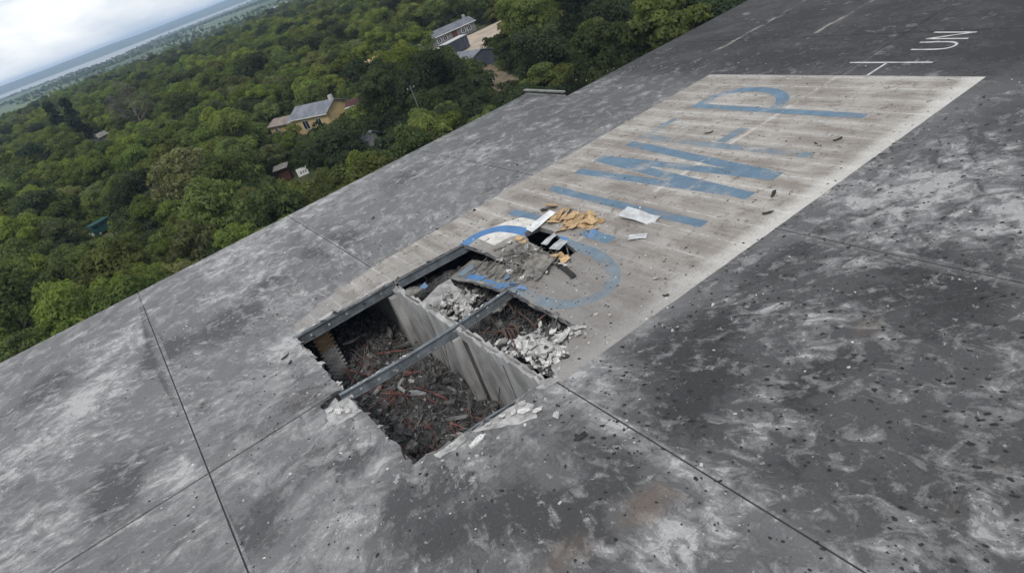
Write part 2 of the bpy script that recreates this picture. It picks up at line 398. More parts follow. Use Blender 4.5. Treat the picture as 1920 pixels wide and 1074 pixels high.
def sheet(outline, holes=(), grid=None, jit=0.3, seed=0):
    """triangulated sheet: outline minus holes, optional interior grid. returns verts (N,2), tris"""
    rg = random.Random(seed); vs, es = [], []
    for lp in [outline] + list(holes):
        k = len(vs); vs += [Vector(q) for q in lp]; es += [(k + i, k + (i + 1) % len(lp)) for i in range(len(lp))]
    if grid:
        xs = [q[0] for q in outline]; ys = [q[1] for q in outline]
        nx = int((max(xs) - min(xs)) / grid); ny = int((max(ys) - min(ys)) / grid)
        G = np.array([(min(xs) + (i + 0.5 + rg.uniform(-jit, jit)) * grid, min(ys) + (j + 0.5 + rg.uniform(-jit, jit)) * grid) for i in range(nx) for j in range(ny)])
        if len(G):
            ok = inside_np(G, outline)
            for h in holes: ok &= ~inside_np(G, h)
            vs += [Vector(q) for q in G[ok]]
    v, e, f, *_ = delaunay_2d_cdt(vs, es, [], 0, 1e-5)
    V = np.array([tuple(q) for q in v]); F = np.array(f)
    cen = V[F].mean(1); ok = inside_np(cen, outline)
    for h in holes: ok &= ~inside_np(cen, h)
    F = F[ok]
    used = np.unique(F); mp = -np.ones(len(V), int); mp[used] = np.arange(len(used)); V = V[used]; F = mp[F]
    a, b, c = V[F[:, 0]], V[F[:, 1]], V[F[:, 2]]
    flip = ((b - a)[:, 0] * (c - a)[:, 1] - (b - a)[:, 1] * (c - a)[:, 0]) < 0
    F[flip] = F[flip][:, ::-1]
    return V, F
def sheet_mesh(name, V, F, z, thick=0.0, zf=None):
    Z = np.full(len(V), z) if zf is None else zf(V)
    verts = np.column_stack([V, Z]).tolist(); faces = F.tolist()
    if thick:
        n = len(V); verts += np.column_stack([V, Z - thick]).tolist()
        cnt = {}
        for t in faces:
            for i in range(3):
                a, b = t[i], t[(i + 1) % 3]; cnt[(a, b)] = 1
        side = [(b, a, a + n, b + n) for (a, b) in cnt if (b, a) not in cnt]
        faces = faces + [(c + n, b + n, a + n) for a, b, c in F.tolist()] + side
    me = bpy.data.meshes.new(name); me.from_pydata(verts, [], faces); me.update()
    return me
# ------------------------------------------------------------------ the setting: ground, yards, river, far bank
def gz(y):
    y = np.asarray(y, float)
    s = np.clip((y - 470) / 700, 0, 1); s = s * s * (3 - 2 * s)
    s2 = np.clip((y - 2200) / 500, 0, 1)
    return -8.5 * s - 3.0 * s2
def ground():
    xs = np.unique(np.concatenate([np.linspace(-9000, 9000, 37), np.linspace(-200, 400, 61)]))
    ys = np.unique(np.concatenate([np.linspace(-3000, 12000, 41), np.linspace(-20, 900, 93), np.linspace(900, 3000, 43)]))
    X, Y = np.meshgrid(xs, ys); Z = gz(Y)
    Z = Z + np.where((Y > 62) & (Y < 900), 0.25 * np.sin(X * 0.21) * np.cos(Y * 0.17), 0)
    nx = len(xs); v = np.column_stack([X.ravel(), Y.ravel(), Z.ravel()]).tolist()
    f = [(j * nx + i, j * nx + i + 1, (j + 1) * nx + i + 1, (j + 1) * nx + i) for j in range(len(ys) - 1) for i in range(nx - 1)]
    link('ground', mesh('ground', v, f, True), 'ground', kind='structure')
ground()
def flat(name, poly, z, mat, kind='structure', amp=0.3, step=1.0):
    pl = rough_poly(poly, step, amp, 3)
    V, F = sheet(pl, grid=step * 1.3)
    return link(name, sheet_mesh(name, V, F, 0, zf=lambda V: z + 0.25 * np.sin(V[:, 0] * 0.21) * np.cos(V[:, 1] * 0.17)), mat, kind=kind)
flat('yard', [(66, 126), (90, 124), (92, 151.5), (62, 153), (62, 140)], 0.22, 'sand')
flat('path', [(50, 92), (58, 113), (62, 113), (55, 92), (47, 84), (44, 84)], 0.12, 'dirt_path')
flat('dirt_patch', [(25, 90), (34, 84), (40, 82), (76, 76), (78, 80), (58, 88), (34, 93)], 0.10, 'dirt_path')
flat('clearing', [(-14, 84), (-5, 84), (0, 98), (2, 110), (-1, 112), (-4, 100)], 0.10, 'dirt_path')
flat('house_lawn', [(22, 138), (24, 116), (36, 112), (38, 122), (30, 136)], 0.14, 'ground')
def river():
    near = [(-2500, 2500), (-800, 2900), (-190, 3050), (-30, 2850), (140, 2420), (300, 2900), (420, 3350), (570, 3300), (730, 3500), (1400, 3700), (4500, 4200)]
    far = [(4500, 5200), (1500, 4900), (1000, 4850), (840, 4800), (600, 4700), (210, 4300), (-270, 4500), (-2500, 4500)]
    V, F = sheet(near + far, grid=250)
    link('river', sheet_mesh('river', V, F, -9.4), 'water', kind='structure')
river()
def hills():
    xs = np.linspace(-6000, 7000, 131); ys = np.linspace(4650, 8600, 40)
    X, Y = np.meshgrid(xs, ys)
    t = np.clip((Y - 4800) / 1500, 0, 1); t = t * t * (3 - 2 * t)
    n = np.array([mnoise.fractal(Vector((x * 0.0011, y * 0.0009, 3.3)), 1.0, 2.0, 5) for x, y in zip(X.ravel(), Y.ravel())]).reshape(X.shape)
    Z = -12 + t * (40 + 9 * n)
    nx = len(xs); v = np.column_stack([X.ravel(), Y.ravel(), Z.ravel()]).tolist()
    f = [(j * nx + i, j * nx + i + 1, (j + 1) * nx + i + 1, (j + 1) * nx + i) for j in range(len(ys) - 1) for i in range(nx - 1)]
    link('hills', mesh('hills', v, f, True), 'hill', kind='structure')
hills()
# ------------------------------------------------------------------ the warehouse
# roof plan: X runs along the building, Y across it; the ridge seam is at Y = 28.4
SEAMS = [-3.15, 9.3, 21.9, 46.6]
H_MAIN = rough_poly([(3.2, 36.0), (9.3, 35.78), (13.9, 35.35), (14.0, 32.6), (13.95, 30.6), (13.2, 29.2), (12.5, 28.5), (12.25, 27.5), (12.2, 24.0),
                     (12.15, 22.1), (11.2, 21.45), (10.1, 20.95), (9.05, 20.45), (7.7, 20.3), (5.5, 20.6), (4.2, 20.75), (3.3, 20.9), (3.25, 24.0),
                     (3.2, 27.6), (1.95, 27.72), (2.0, 28.22), (3.15, 28.4)], 0.22, 0.05, 5,
                    amps=[.05, .05, .06, .08, .16, .2, .16, .10, .08, .28, .30, .28, .24, .20, .20, .24, .14, .14, .12, .2, .1, .12])
H_SMALL = rough_poly([(15.55, 27.4), (16.35, 27.5), (17.3, 30.8), (17.25, 32.1), (16.45, 32.4), (15.9, 31.2), (15.6, 29.0)], 0.25, 0.07, 9)
HOLES = [H_MAIN, H_SMALL]
LIGHT=[(-5.0,49.0,2,2.5,0.8),(-7.3,43.2,2.2,2.5,0.9),(-10.5,39.9,2.5,2.5,0.6),(-4.2,29.5,1.2,1.5,0.8),(-1.6,27.1,1.5,1.2,0.5),(3.9,54.3,3,3,0.6),(10.0,56.7,3,2.5,0.5),(3.9,47.6,2,3,0.5),(6.0,35.0,2.5,2,0.7),(2.8,35.9,1.5,1.5,0.5),(4.0,33.8,3,1.5,0.4),(25.8,17.1,2.5,2,0.8),(28.4,15.3,3,2,0.9),(25.2,12.1,2,1.5,0.8),(22.1,15.6,2,1,0.5),(25.9,20.3,1.5,1,0.5),(7.3,11.4,1.2,1,0.8),(6.5,12.1,0.8,0.8,0.6),(-0.1,20.1,1.5,1,0.5),(1.5,20.7,1.2,0.8,0.4),(-10.3,31.7,2,2,0.5),(-1.9,33.8,1.5,1.5,0.5),(17.0,56.4,3,2.5,0.3),(23.0,48.1,3,2,0.4),(26.4,41.2,2.5,2,0.4),(4.5,18.8,0.8,0.7,0.5),(10.4,18.1,1.2,0.8,0.5),(10.2,20.1,1.2,1,0.6),(16.1,16.0,1.2,0.8,0.5),(16.0,13.7,1.5,0.8,0.4),(12.2,12.6,1.2,0.6,0.6),(10.6,12.0,1.2,0.5,0.5),(10.7,7.2,1,0.6,0.6),(12.2,5.8,0.8,0.6,0.5),(17.6,14.0,1,0.7,0.4),(17.4,8.3,1.5,1,0.4),(9.1,12.6,0.8,0.6,0.4),(4.9,40.5,1.5,1.5,0.4),(0.9,47.9,1.5,1.5,0.4),(1.8,26.2,0.8,0.8,0.5)]
DARK=[(-3.0,43.5,1.3,1.6,0.9),(-6.8,31.4,1.2,1.6,0.8),(-9.4,48.0,1.5,2,0.5),(4.2,45.7,1.5,1.5,0.4),(1.0,43.0,1.8,1.8,0.6),(9.1,46.1,2,2,0.4),(1.4,23.8,1,1,0.5),(1.8,19.6,1,0.8,0.6),(4.0,18.7,1,1,0.6),(2.5,17.1,0.7,0.8,0.8),(4.3,16.1,0.8,0.8,0.7),(5.5,14.8,0.8,0.8,0.8),(7.4,14.4,1,0.7,0.5),(5.7,13.3,0.6,0.6,0.6),(14.3,16.5,2,1.2,0.5),(20.2,17.8,2.5,0.8,0.4),(11.5,14.9,1.5,0.8,0.6),(13.4,18.1,1.5,0.6,0.5),(13.8,12.5,2,0.6,0.5),(20.1,11.3,2,1.2,0.4),(20.7,13.1,2,1,0.3),(30.8,23.0,3,1,0.3),(1.6,28.7,0.8,1,0.4),(18.1,52.2,2,2,0.3),(20.4,31.6,1,1,0),(-2.5,22.9,1.2,1,0.5),(-2.4,33.9,1,1,0.5)]
BROWN=[(4.6,13.4,1,0.8,0.9),(7.9,12.8,1.2,0.7,0.9),(6.9,13.1,0.9,0.7,0.8),(9.4,12.9,0.9,0.6,0.5),(17.6,12.7,1.2,0.8,0.7),(49.8,35.3,1,0.8,0.9),(-2.4,28.7,0.8,0.8,0.7),(0.0,28.6,0.7,0.7,0.6),(1.7,29.8,1.5,1.5,0.5),(8.4,44.3,2,2,0.35),(3.3,39.9,1.5,1,0.4),(14.1,6.5,0.8,0.6,0.6),(12.4,7.0,0.6,0.4,0.7),(9.7,18.0,1.3,0.7,0.4),(49.5,41.4,1,0.6,0.5),(11.9,46.9,2,2,0.3)]
FRAG=[(8.12,18.34,0.27),(7.09,18.97,0.12),(5.45,19.80,0.36),(6.06,19.24,0.15),(5.04,19.13,0.15),(4.79,19.29,0.12),(5.25,19.10,0.09),(4.07,20.06,0.12),(2.43,21.51,0.12),(12.83,48.47,0.15),(1.63,23.43,0.06),(1.48,24.09,0.09),(2.27,29.02,0.12),(1.90,29.76,0.09),(16.39,21.72,0.21),(13.39,21.46,0.18),(13.14,22.06,0.15),(16.05,18.13,0.15),(9.43,16.03,0.12),(8.90,15.07,0.09),(9.49,12.70,0.12),(5.71,15.05,0.09),(-1.28,45.62,0.09),(-5.94,56.67,0.09),(-5.12,44.13,0.09),(-5.34,49.48,0.12),(-9.84,43.76,0.09),(-0.62,24.76,0.09),(-1.50,27.04,0.06),(-2.14,28.87,0.06),(10.97,42.60,0.09),(10.40,50.89,0.12),(9.80,51.35,0.09),(19.59,54.16,0.09),(21.76,45.66,0.15),(21.65,44.33,0.09),(22.45,42.95,0.09),(18.96,44.61,0.09),(22.93,42.79,0.09),(21.66,64.49,0.09),(14.59,56.93,0.12),(15.61,30.84,0.09),(18.63,25.29,0.15),(15.12,26.82,0.15),(13.38,26.09,0.12),(19.55,31.22,0.12),(15.63,23.57,0.09),(21.10,27.75,0.12),(19.64,29.19,0.09),(20.08,31.62,0.09),(15.49,20.16,0.09),(11.94,44.84,0.06),(1.51,33.71,0.06),(4.18,17.37,0.06)]
DK=[(2.13,34.31,0.5,0.18),(2.17,33.45,0.4,0.15),(3.30,39.91,0.15,0.1),(15.63,20.31,0.3,0.15),(9.62,21.60,0.3,0.2),(14.17,39.17,0.2,0.15),(12.79,46.79,0.25,0.15),(16.86,38.80,0.2,0.2),(22.65,42.17,0.2,0.15),(18.73,33.55,0.5,0.3),(30.63,22.65,0.5,0.2),(30.01,23.47,0.3,0.1),(22.93,20.94,0.5,0.2),(30.03,30.94,0.5,0.15),(24.55,21.91,0.6,0.2),(7.96,16.75,0.25,0.6)]

def gauss(V, lst):
    t = np.zeros(len(V))
    for u, v, a, b, k in lst:
        t += k * np.exp(-(((V[:, 0] - u) / a) ** 2 + ((V[:, 1] - v) / b) ** 2))
    return np.clip(t, 0, 1)
def sstep(x, a, b):
    t = np.clip((x - a) / (b - a), 0, 1); return t * t * (3 - 2 * t)
def zone(V):
    u, v = V[:, 0], V[:, 1]
    right = (1 - sstep(v, 16.5, 21.5)) * sstep(u, 6.0, 11.0)
    low = (1 - sstep(v, 15, 24)) * 0.50 * sstep(u, -5, 2)
    far = sstep(u, 33, 41) * 0.92
    back = sstep(v, 37, 42) * sstep(u, 12, 34) * 0.55
    return np.clip(np.maximum.reduce([right * 0.80, low, far, back, np.full(len(u), 0.06)]), 0, 1)
def add_tone(me, V2):
    li, da, br, zo = gauss(V2, LIGHT), gauss(V2, DARK), gauss(V2, BROWN), zone(V2)
    smooth_far = sstep(V2[:, 0], 36, 44)
    li = li - 0.42 * smooth_far - 0.3 * sstep(V2[:, 0], 9, 22) * (1 - sstep(np.abs(V2[:, 1] - 20.5), 0.2, 2.5))
    at = me.attributes.new('tone', 'FLOAT_COLOR', 'POINT')
    at.data.foreach_set('color', np.column_stack([li, da, br, zo]).astype(np.float32).ravel())
house = empty('warehouse', (25, 20, 0))
tag(house, 'large flat grey warehouse roof, scorched and pitted, with a rectangular hole blown through it', 'warehouse')
def wh(name, me, mat, z=0.0, kind=None, label=None, parent=None):
    o = link(name, me, mat, kind=kind)
    p = parent or house
    o.parent = p
    o.matrix_parent_inverse = Matrix.Translation((-25, -20, 0))
    if label: o['label'] = label
    return o
def sub(name, me, mat, parent, kind=None, label=None):
    o = link(name, me, mat, kind=kind); o.parent = parent
    if label: o['label'] = label
    return o
UB = [-26.0] + SEAMS + [84.0]
def rect_outline(u0, u1, v0, v1): return [(u0, v0), (u1, v0), (u1, v1), (u0, v1)]
for i in range(len(UB) - 1):
    for half in (0, 1):
        g0 = 0.034 if i else 0.0; g1 = 0.034 if i < len(UB) - 2 else 0.0
        u0, u1 = UB[i] + g0, UB[i + 1] - g1
        gr = 0.06 if i < 2 else 0.035
        if half == 0: out = rect_outline(u0, u1, -14.0, 28.4 - gr)
        elif i == 3: out = [(u0, 28.4 + gr), (u1, 28.4 + gr), (u1, 51.0), (34.2, 51.0), (34.2, 57.5), (u0, 57.5)]
        elif i > 3: out = rect_outline(u0, u1, 28.4 + gr, 51.0)
        else: out = rect_outline(u0, u1, 28.4 + gr, 57.5)
        V, F = sheet(out, HOLES if -1 < i < 4 else [], grid=0.62 if i < 4 else 1.1, seed=i * 2 + half)
        me = sheet_mesh('roof_panel', V, F, R, thick=0.28)
        add_tone(me, np.concatenate([V, V]))
        wh('roof_panel', me, 'roof')
# dark bitumen in the open joints
b = MB()
for s in SEAMS:
    for v0, v1 in (((-14, 20.5), (35.9, 52.4)) if s == 9.3 else ((-14, 51.0 if s == 46.6 else 53.0),)):
        wh('joint_filler', MB().box((s - 0.2, v0, R - 0.2), (s + 0.2, v1, R - 0.035)).me('joint_filler'), 'seam')
for s in SEAMS[:3]:
    wh('joint_filler', MB().box((s - 0.2, 53.0 if s != 9.3 else 52.4, R - 0.2), (s + 0.2, 57.4, R - 0.003)).me('joint_filler'), 'roof')
for u0, u1 in ((-26, -3.4), (-2.5, 1.7), (14.2, 15.2), (39.3, 84)):
    wh('joint_filler', MB().box((u0, 28.2, R - 0.22), (u1, 28.6, R - 0.04)).me('joint_filler'), 'seam')
wh('joint_filler', MB().box((-3.0, 28.2, R - 0.2), (-2.5, 28.6, R - 0.002)).me('joint_filler'), 'roof')
wh('joint_filler', MB().box((17.6, 28.2, R - 0.22), (39.3, 28.6, R - 0.03)).me('joint_filler'), 'seam')
# outer walls and inner floor
for lo, hi in (((-25.7, -13.7, 0), (-25.3, 57.2, R - .29)), ((83.3, -13.7, 0), (83.7, 50.7, R - .29)), ((-25.3, -13.7, 0), (83.3, -13.3, R - .29)),
               ((-25.3, 56.8, 0), (33.9, 57.2, R - .29)), ((33.5, 50.7, 0), (33.9, 56.8, R - .29)), ((33.9, 50.3, 0), (83.3, 50.7, R - .29))):
    wh('wall', MB().box(lo, hi).me('wall'), 'pale_wall')
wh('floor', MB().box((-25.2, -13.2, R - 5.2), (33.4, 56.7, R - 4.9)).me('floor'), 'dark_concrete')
# the curb and rail where the roof steps back
curb = wh('parapet', MB().box((34.02, 51.1, R + 0.005), (34.2, 57.4, R + 0.10)).me('parapet'), 'concrete', label='low parapet rail at the step in the roof edge')
for k in range(4):
    v = 51.5 + k * 1.85
    sub('post', MB().box((34.06, v, R + 0.10), (34.16, v + 0.16, R + 0.36)).me('post'), 'dark_concrete', curb)
sub('rail', MB().box((33.98, 51.05, R + 0.36), (34.22, 57.45, R + 0.48)).me('rail'), 'concrete', curb)
# ---- white painted field with the blue lettering
fld = rough_poly([(9.4, 19.75), (39.2, 19.72), (39.2, 39.15), (9.5, 39.1), (6.0, 38.4), (3.6, 37.4), (3.15, 36.3), (5.0, 35.2), (9.0, 35.0), (9.3, 30), (9.2, 21.5)], 0.5, 0.02, 4,
                 amps=[.02, .02, .02, .03, .25, .25, .2, .1, .1, .1, .2])
V, F = sheet(fld, HOLES, grid=1.5)
paint = wh('painted_field', sheet_mesh('painted_field', V, F, R + 0.004), 'white_paint', label='worn white painted rectangle carrying big blue letters')
def stroke(pts, w, closed=False):
    pts = [Vector(q) for q in pts]; n = len(pts); Lf, Rt = [], []
    for i in range(n):
        a = pts[(i - 1) % n] if closed or i else pts[i]; c = pts[(i + 1) % n] if closed or i < n - 1 else pts[i]
        if a == pts[i]: d = (c - pts[i]).normalized()
        elif c == pts[i]: d = (pts[i] - a).normalized()
        else: d = ((pts[i] - a).normalized() + (c - pts[i]).normalized()).normalized()
        nn = Vector((-d.y, d.x))
        k = 1.0
        if 0 < i < n - 1 or closed: k = 1.0 / max(0.5, abs(nn.dot(Vector((-(pts[i] - a).normalized().y, (pts[i] - a).normalized().x)))))
        Lf.append(tuple(pts[i] + nn * w / 2 * k)); Rt.append(tuple(pts[i] - nn * w / 2 * k))
    return Lf, Rt
def spline(pts, n=6, closed=False):
    out = []; P = [Vector(q) for q in pts]; m_ = len(P)
    for i in range(m_ if closed else m_ - 1):
        p0, p1, p2, p3 = (P[(i + k) % m_] if closed else P[min(max(i + k, 0), m_ - 1)] for k in (-1, 0, 1, 2))
        for j in range(n):
            t = j / n
            out.append(tuple(0.5 * ((2 * p1) + (p2 - p0) * t + (2 * p0 - 5 * p1 + 4 * p2 - p3) * t * t + (3 * p1 - p0 - 3 * p2 + p3) * t ** 3)))
    if not closed: out.append(tuple(P[-1]))
    return out
def letter(name, strokes, w, mat, z, parent, holes=HOLES, label=None, close=()):
    vs, es, polys = [], [], []
    for si, s in enumerate(strokes):
        ww = w[si] if isinstance(w, (list, tuple)) else w
        a, c = stroke(s, ww); pl = a + c[::-1]; pl = rough_poly(pl, 0.6, 0.025, si)
        polys.append(pl)
    loops = polys + [h for h in holes]
    for lp in loops:
        k = len(vs); vs += [Vector(q) for q in lp]; es += [(k + i, k + (i + 1) % len(lp)) for i in range(len(lp))]
    v, e, f, *_ = delaunay_2d_cdt(vs, es, [], 0, 1e-5)
    V = np.array([tuple(q) for q in v]); F = np.array(f); cen = V[F].mean(1)
    ok = np.zeros(len(F), bool)
    for pl in polys: ok |= inside_np(cen, pl)
    for h in holes: ok &= ~inside_np(cen, h)
    F = F[ok]; a, b_, c = V[F[:, 0]], V[F[:, 1]], V[F[:, 2]]
    fl = ((b_ - a)[:, 0] * (c - a)[:, 1] - (b_ - a)[:, 1] * (c - a)[:, 0]) < 0
    F[fl] = F[fl][:, ::-1]
    used = np.unique(F); mp = -np.ones(len(V), int); mp[used] = np.arange(len(used))
    return sub(name, sheet_mesh(name, V[used], mp[F], z), mat, parent, label=label)
ZB = R + 0.008
letter('letter', [[(23.35, 36.1), (24.15, 22.9)], [(24.05, 22.9), (25.2, 36.1)], [(25.3, 36.1), (26.15, 22.95)], [(26.3, 22.95), (27.6, 35.7)]], [0.68, 0.74, 0.68, 0.74], 'blue_paint', ZB, paint, label='blue letter W')
letter('letter', [[(28.75, 35.7), (28.6, 31), (28.75, 22.9)], [(29.05, 29.2), (31.1, 29.15)], [(28.7, 35.4), (31.6, 35.35)]], [0.62, 0.7, 0.55], 'faded_blue_paint', ZB, paint, label='faded blue letter F')
letter('letter', [[(33.75, 35.7), (33.65, 30), (33.65, 23.0)], spline([(33.9, 35.25), (35.3, 35.2), (36.35, 34.3), (36.7, 32.5), (36.25, 30.7), (35.1, 29.5), (33.7, 29.2)], 5)], [0.66, 0.78], 'blue_paint', ZB, paint, label='blue letter P')
letter('letter', [[(21.0, 35.9), (20.9, 31.1), (21.0, 23.1)], [(17.75, 35.8), (18.0, 33.0)], [(18.0, 28.9), (17.95, 26.5)]], [0.62, 0.62, 0.7], 'blue_paint', ZB, paint, label='blue letter strokes partly torn away beside the hole')
ring = [(13.1, 34.6), (14.2, 35.2), (15.3, 35.15), (16.15, 34.3), (16.55, 32.3), (16.75, 29.0), (16.7, 26.4), (16.1, 24.4), (15.2, 23.4), (14.1, 23.15), (13.0, 23.9), (12.55, 25.4), (12.4, 28.0)]
letter('letter', [spline(ring[5:], 5)], 0.66, 'faded_blue_paint', ZB, paint, label='faded blue round letter broken by the hole')
fw = letter('fresh_paint', [spline([(14.7, 34.1), (16.0, 34.0), (17.0, 33.2), (17.3, 32.6)], 5)], 2.3, 'fresh_white', R + 0.006, paint, label='clean white paint uncovered beside the small hole')
letter('letter', [spline(ring[:6], 5)], 0.75, 'fresh_blue_paint', ZB + 0.003, paint, label='bright blue arc uncovered beside the small hole')
wl_ = R + 0.006
letter('marking', [[(41.35, 29.05), (41.3, 23.7)], [(41.2, 26.5), (39.3, 26.52)]], 0.17, 'white_line', wl_, house, [], 'white T-shaped line beyond the painted field').matrix_parent_inverse = Matrix.Translation((-25, -20, 0))
letter('marking', [spline([(43.45, 26.25), (43.4, 24.8), (43.55, 24.1), (44.0, 23.85), (44.45, 24.1), (44.65, 24.8), (44.68, 26.4)], 5)], 0.17, 'white_line', wl_, house, [], 'white letter U').matrix_parent_inverse = Matrix.Translation((-25, -20, 0))
letter('marking', [[(45.3, 26.35), (45.1, 23.7)], [(45.3, 26.3), (46.2, 23.8)], [(46.45, 26.5), (46.15, 23.75)]], 0.17, 'white_line', wl_, house, [], 'white letter N').matrix_parent_inverse = Matrix.Translation((-25, -20, 0))
# ---- shrapnel pits
def pits():
    rg = random.Random(21); vd, fd, vr, fr = [], [], [], []
    def dens(u, v):
        if u > 44 or u < -20: return 0.01
        if 19.7 < v < 39.2 and u > 9.4: return 0.16
        if v < 20 and u > 8: return 1.0 if u < 34 else 0.25
        if v < 22: return 0.32 if u > 0 else 0.12
        return 0.045 if u < 12 else 0.04
    n = 0
    while n < 3300:
        u, v = rg.uniform(-14, 48), rg.uniform(2, 56)
        if rg.random() > dens(u, v) * (0.35 + 1.3 * max(0, mnoise.noise(Vector((u * 0.35, v * 0.35, 4.0))) + 0.35)): continue
        if any(inside((u, v), h) for h in HOLES): continue
        n += 1
        r = 0.014 + 0.05 * rg.random() ** 2.6
        if 19.7 < v < 39.2 and u > 9.4: r *= 0.8
        a = math.atan2(v - 27, u - 6.5) + rg.uniform(-0.5, 0.5); el = rg.uniform(1.0, 1.9); k = 8
        def ring_(rad, z, jit):
            out = []
            for i in range(k):
                t = 2 * math.pi * i / k; q = rad * rg.uniform(1 - jit, 1 + jit)
                x, y = q * el * math.cos(t), q * math.sin(t)
                out.append((u + x * math.cos(a) - y * math.sin(a), v + x * math.sin(a) + y * math.cos(a), z))
            return out
        s = len(vd); vd += ring_(r, R + 0.016, 0.35); fd.append(tuple(range(s, s + k)))
    wh('shrapnel_pits', mesh('shrapnel_pits', vd, fd), 'pit_dark', kind='stuff', label='small dark shrapnel pits all over the roof')
pits()
def crumbs():
    """small roofing crumbs, chips and grit strewn over the roof"""
    rg = random.Random(5); D, L = MB(), MB()
    for _ in range(5200):
        if rg.random() < 0.55:
            rr = abs(rg.gauss(0, 7)) + 1.0; a = rg.uniform(0, 6.283); u, v = 9 + rr * math.cos(a), 27 + rr * 1.05 * math.sin(a)
        else: u, v = rg.uniform(-12, 42), rg.uniform(4, 56)
        if v > 56 or any(inside((u, v), h) for h in HOLES): continue
        s = 0.012 + 0.055 * rg.random() ** 3; t = rg.uniform(0, 3.14); B = L if rg.random() < 0.35 else D
        M = Matrix.Translation((u, v, R + 0.009)) @ Matrix.Rotation(t, 4, 'Z')
        w = s * rg.uniform(0.4, 1)
        p = [M @ Vector(q) for q in ((-s, -w, 0), (s, -w * .6, 0), (s * .8, w, 0), (-s * .7, w * .8, 0), (rg.uniform(-.3, .3) * s, 0, s * .7))]
        B.add(p, [(0, 1, 4), (1, 2, 4), (2, 3, 4), (3, 0, 4)])
    tag(link('roof_grit', D.me('roof_grit'), 'black_rubber'), 'dark roofing crumbs and grit strewn over the grey roof', 'debris', kind='stuff')
    tag(link('plaster_crumbs', L.me('plaster_crumbs'), 'plaster'), 'pale plaster crumbs strewn over the roof around the hole', 'debris', kind='stuff')
crumbs()
# ---- structure seen through the hole
def ibeam(name, p0, p1, depth, width, bend, mat='steel', n=12, parent=None, label=None):
    p0, p1 = Vector(p0), Vector(p1); d = (p1 - p0); L = d.length; d.normalize(); s = d.cross(Vector((0, 0, 1))).normalized()
    tw = 0.03; prof = [(-width / 2, 0), (width / 2, 0), (width / 2, -tw), (tw / 2, -tw), (tw / 2, -depth + tw), (width / 2, -depth + tw), (width / 2, -depth), (-width / 2, -depth), (-width / 2, -depth + tw), (-tw / 2, -depth + tw), (-tw / 2, -tw), (-width / 2, -tw)]
    v, f = [], []; k = len(prof)
    for i in range(n + 1):
        c = p0 + d * (L * i / n); o = bend(i / n)
        for a, z in prof: v.append(c + s * (a + o[0]) + Vector((0, 0, z + o[1])))
    for i in range(n):
        for j in range(k):
            q = (j + 1) % k; f.append((i * k + j, (i + 1) * k + j, (i + 1) * k + q, i * k + q))
    f.append(tuple(range(k))); f.append(tuple(range(n * k + k - 1, n * k - 1, -1)))
    return wh(name, mesh(name, v, f), mat, label=label)
bmL = ibeam('steel_beam', (2.6, 35.95, R - 0.03), (9.2, 35.75, R - 0.03), 0.55, 0.24, lambda t: (0.02 * math.sin(7 * t), -0.02 * math.sin(3.1 * t)), label='grey steel beam along the left side of the hole')
ibeam('steel_beam', (9.5, 35.72, R - 0.05), (14.2, 35.3, R - 0.05), 0.50, 0.24, lambda t: (0, 0), label='grey steel beam beyond the concrete wall')
bmR = ibeam('steel_beam', (2.9, 28.05, R + 0.02), (12.9, 28.1, R - 0.02), 0.50, 0.22, lambda t: (0.05 * math.sin(2.5 * t), -0.16 * math.sin(math.pi * t) * (1 if t < 0.6 else 0.9)), label='bent grey steel beam bridging the open hole')
ibeam('steel_beam', (3.9, 20.86, R - 0.10), (8.3, 20.55, R - 0.06), 0.16, 0.10, lambda t: (0.03 * math.sin(9 * t), 0), label='thin steel angle along the broken right edge')
for k, (u, dz) in enumerate(((3.8, -.28), (4.7, -.33), (5.5, -.33), (5.62, -.42), (6.8, -.36), (7.7, -.5), (8.9, -.28), (10.3, -.3), (10.9, -.2))):
    z = R - 0.14 * math.sin(math.pi * (u - 2.9) / 10) + dz + 0.02
    sub('bolt_plate', MB().box((u, 28.0, z - .05), (u + .12, 28.03, z + .05)).me('bolt_plate'), 'pale_steel', bmR).matrix_parent_inverse = Matrix.Identity(4)
for k in range(5):
    u = 3.9 + k * 1.1; sub('bolt_plate', MB().box((u, 35.68 + .02 * k, R - .33), (u + .10, 35.74, R - .25)).me('bolt_plate'), 'pale_steel', bmL)
def concrete_wall():
    vs = np.arange(20.35, 44.1, 0.3); rg = random.Random(3); v, f = [], []
    for i, y in enumerate(vs):
        inh = 20.4 < y < 35.8
        top = R - 0.30 + (rg.uniform(-0.16, 0.10) if inh else 0)
        for x in (9.05, 9.40):
            v += [(x + (rg.uniform(-.05, .03) if inh else 0), y, top + (rg.uniform(-.1, .06) if inh else 0)), (x, y, top - 0.5), (x, y, R - 4.95)]
    for i in range(len(vs) - 1):
        a, b_ = i * 6, (i + 1) * 6
        f += [(a + 1, b_ + 1, b_, a), (a + 2, b_ + 2, b_ + 1, a + 1), (a + 3, b_ + 3, b_ + 4, a + 4), (a + 4, b_ + 4, b_ + 5, a + 5), (a, b_, b_ + 3, a + 3)]
    w = wh('concrete_wall', mesh('concrete_wall', v, f), 'wall_panel', label='grey concrete wall standing inside the hole')
    for y in (27.75, 35.25):
        sub('pilaster', MB().box((8.62, y, R - 4.9), (9.045, y + .5, R - .72)).me('pilaster'), 'wall_panel', w)
    for y in (31.5, 23.9):
        sub('panel_joint', MB().box((9.03, y, R - 4.8), (9.045, y + .05, R - .75)).me('panel_joint'), 'dark_concrete', w)
    sub('painted_shade', MB().box((9.032, 27.25, R - 4.6), (9.046, 27.74, R - .85)).me('painted_shade'), 'dark_concrete', w)  # thin dark strip painting in the shade of the recess beside the pilaster
    return w
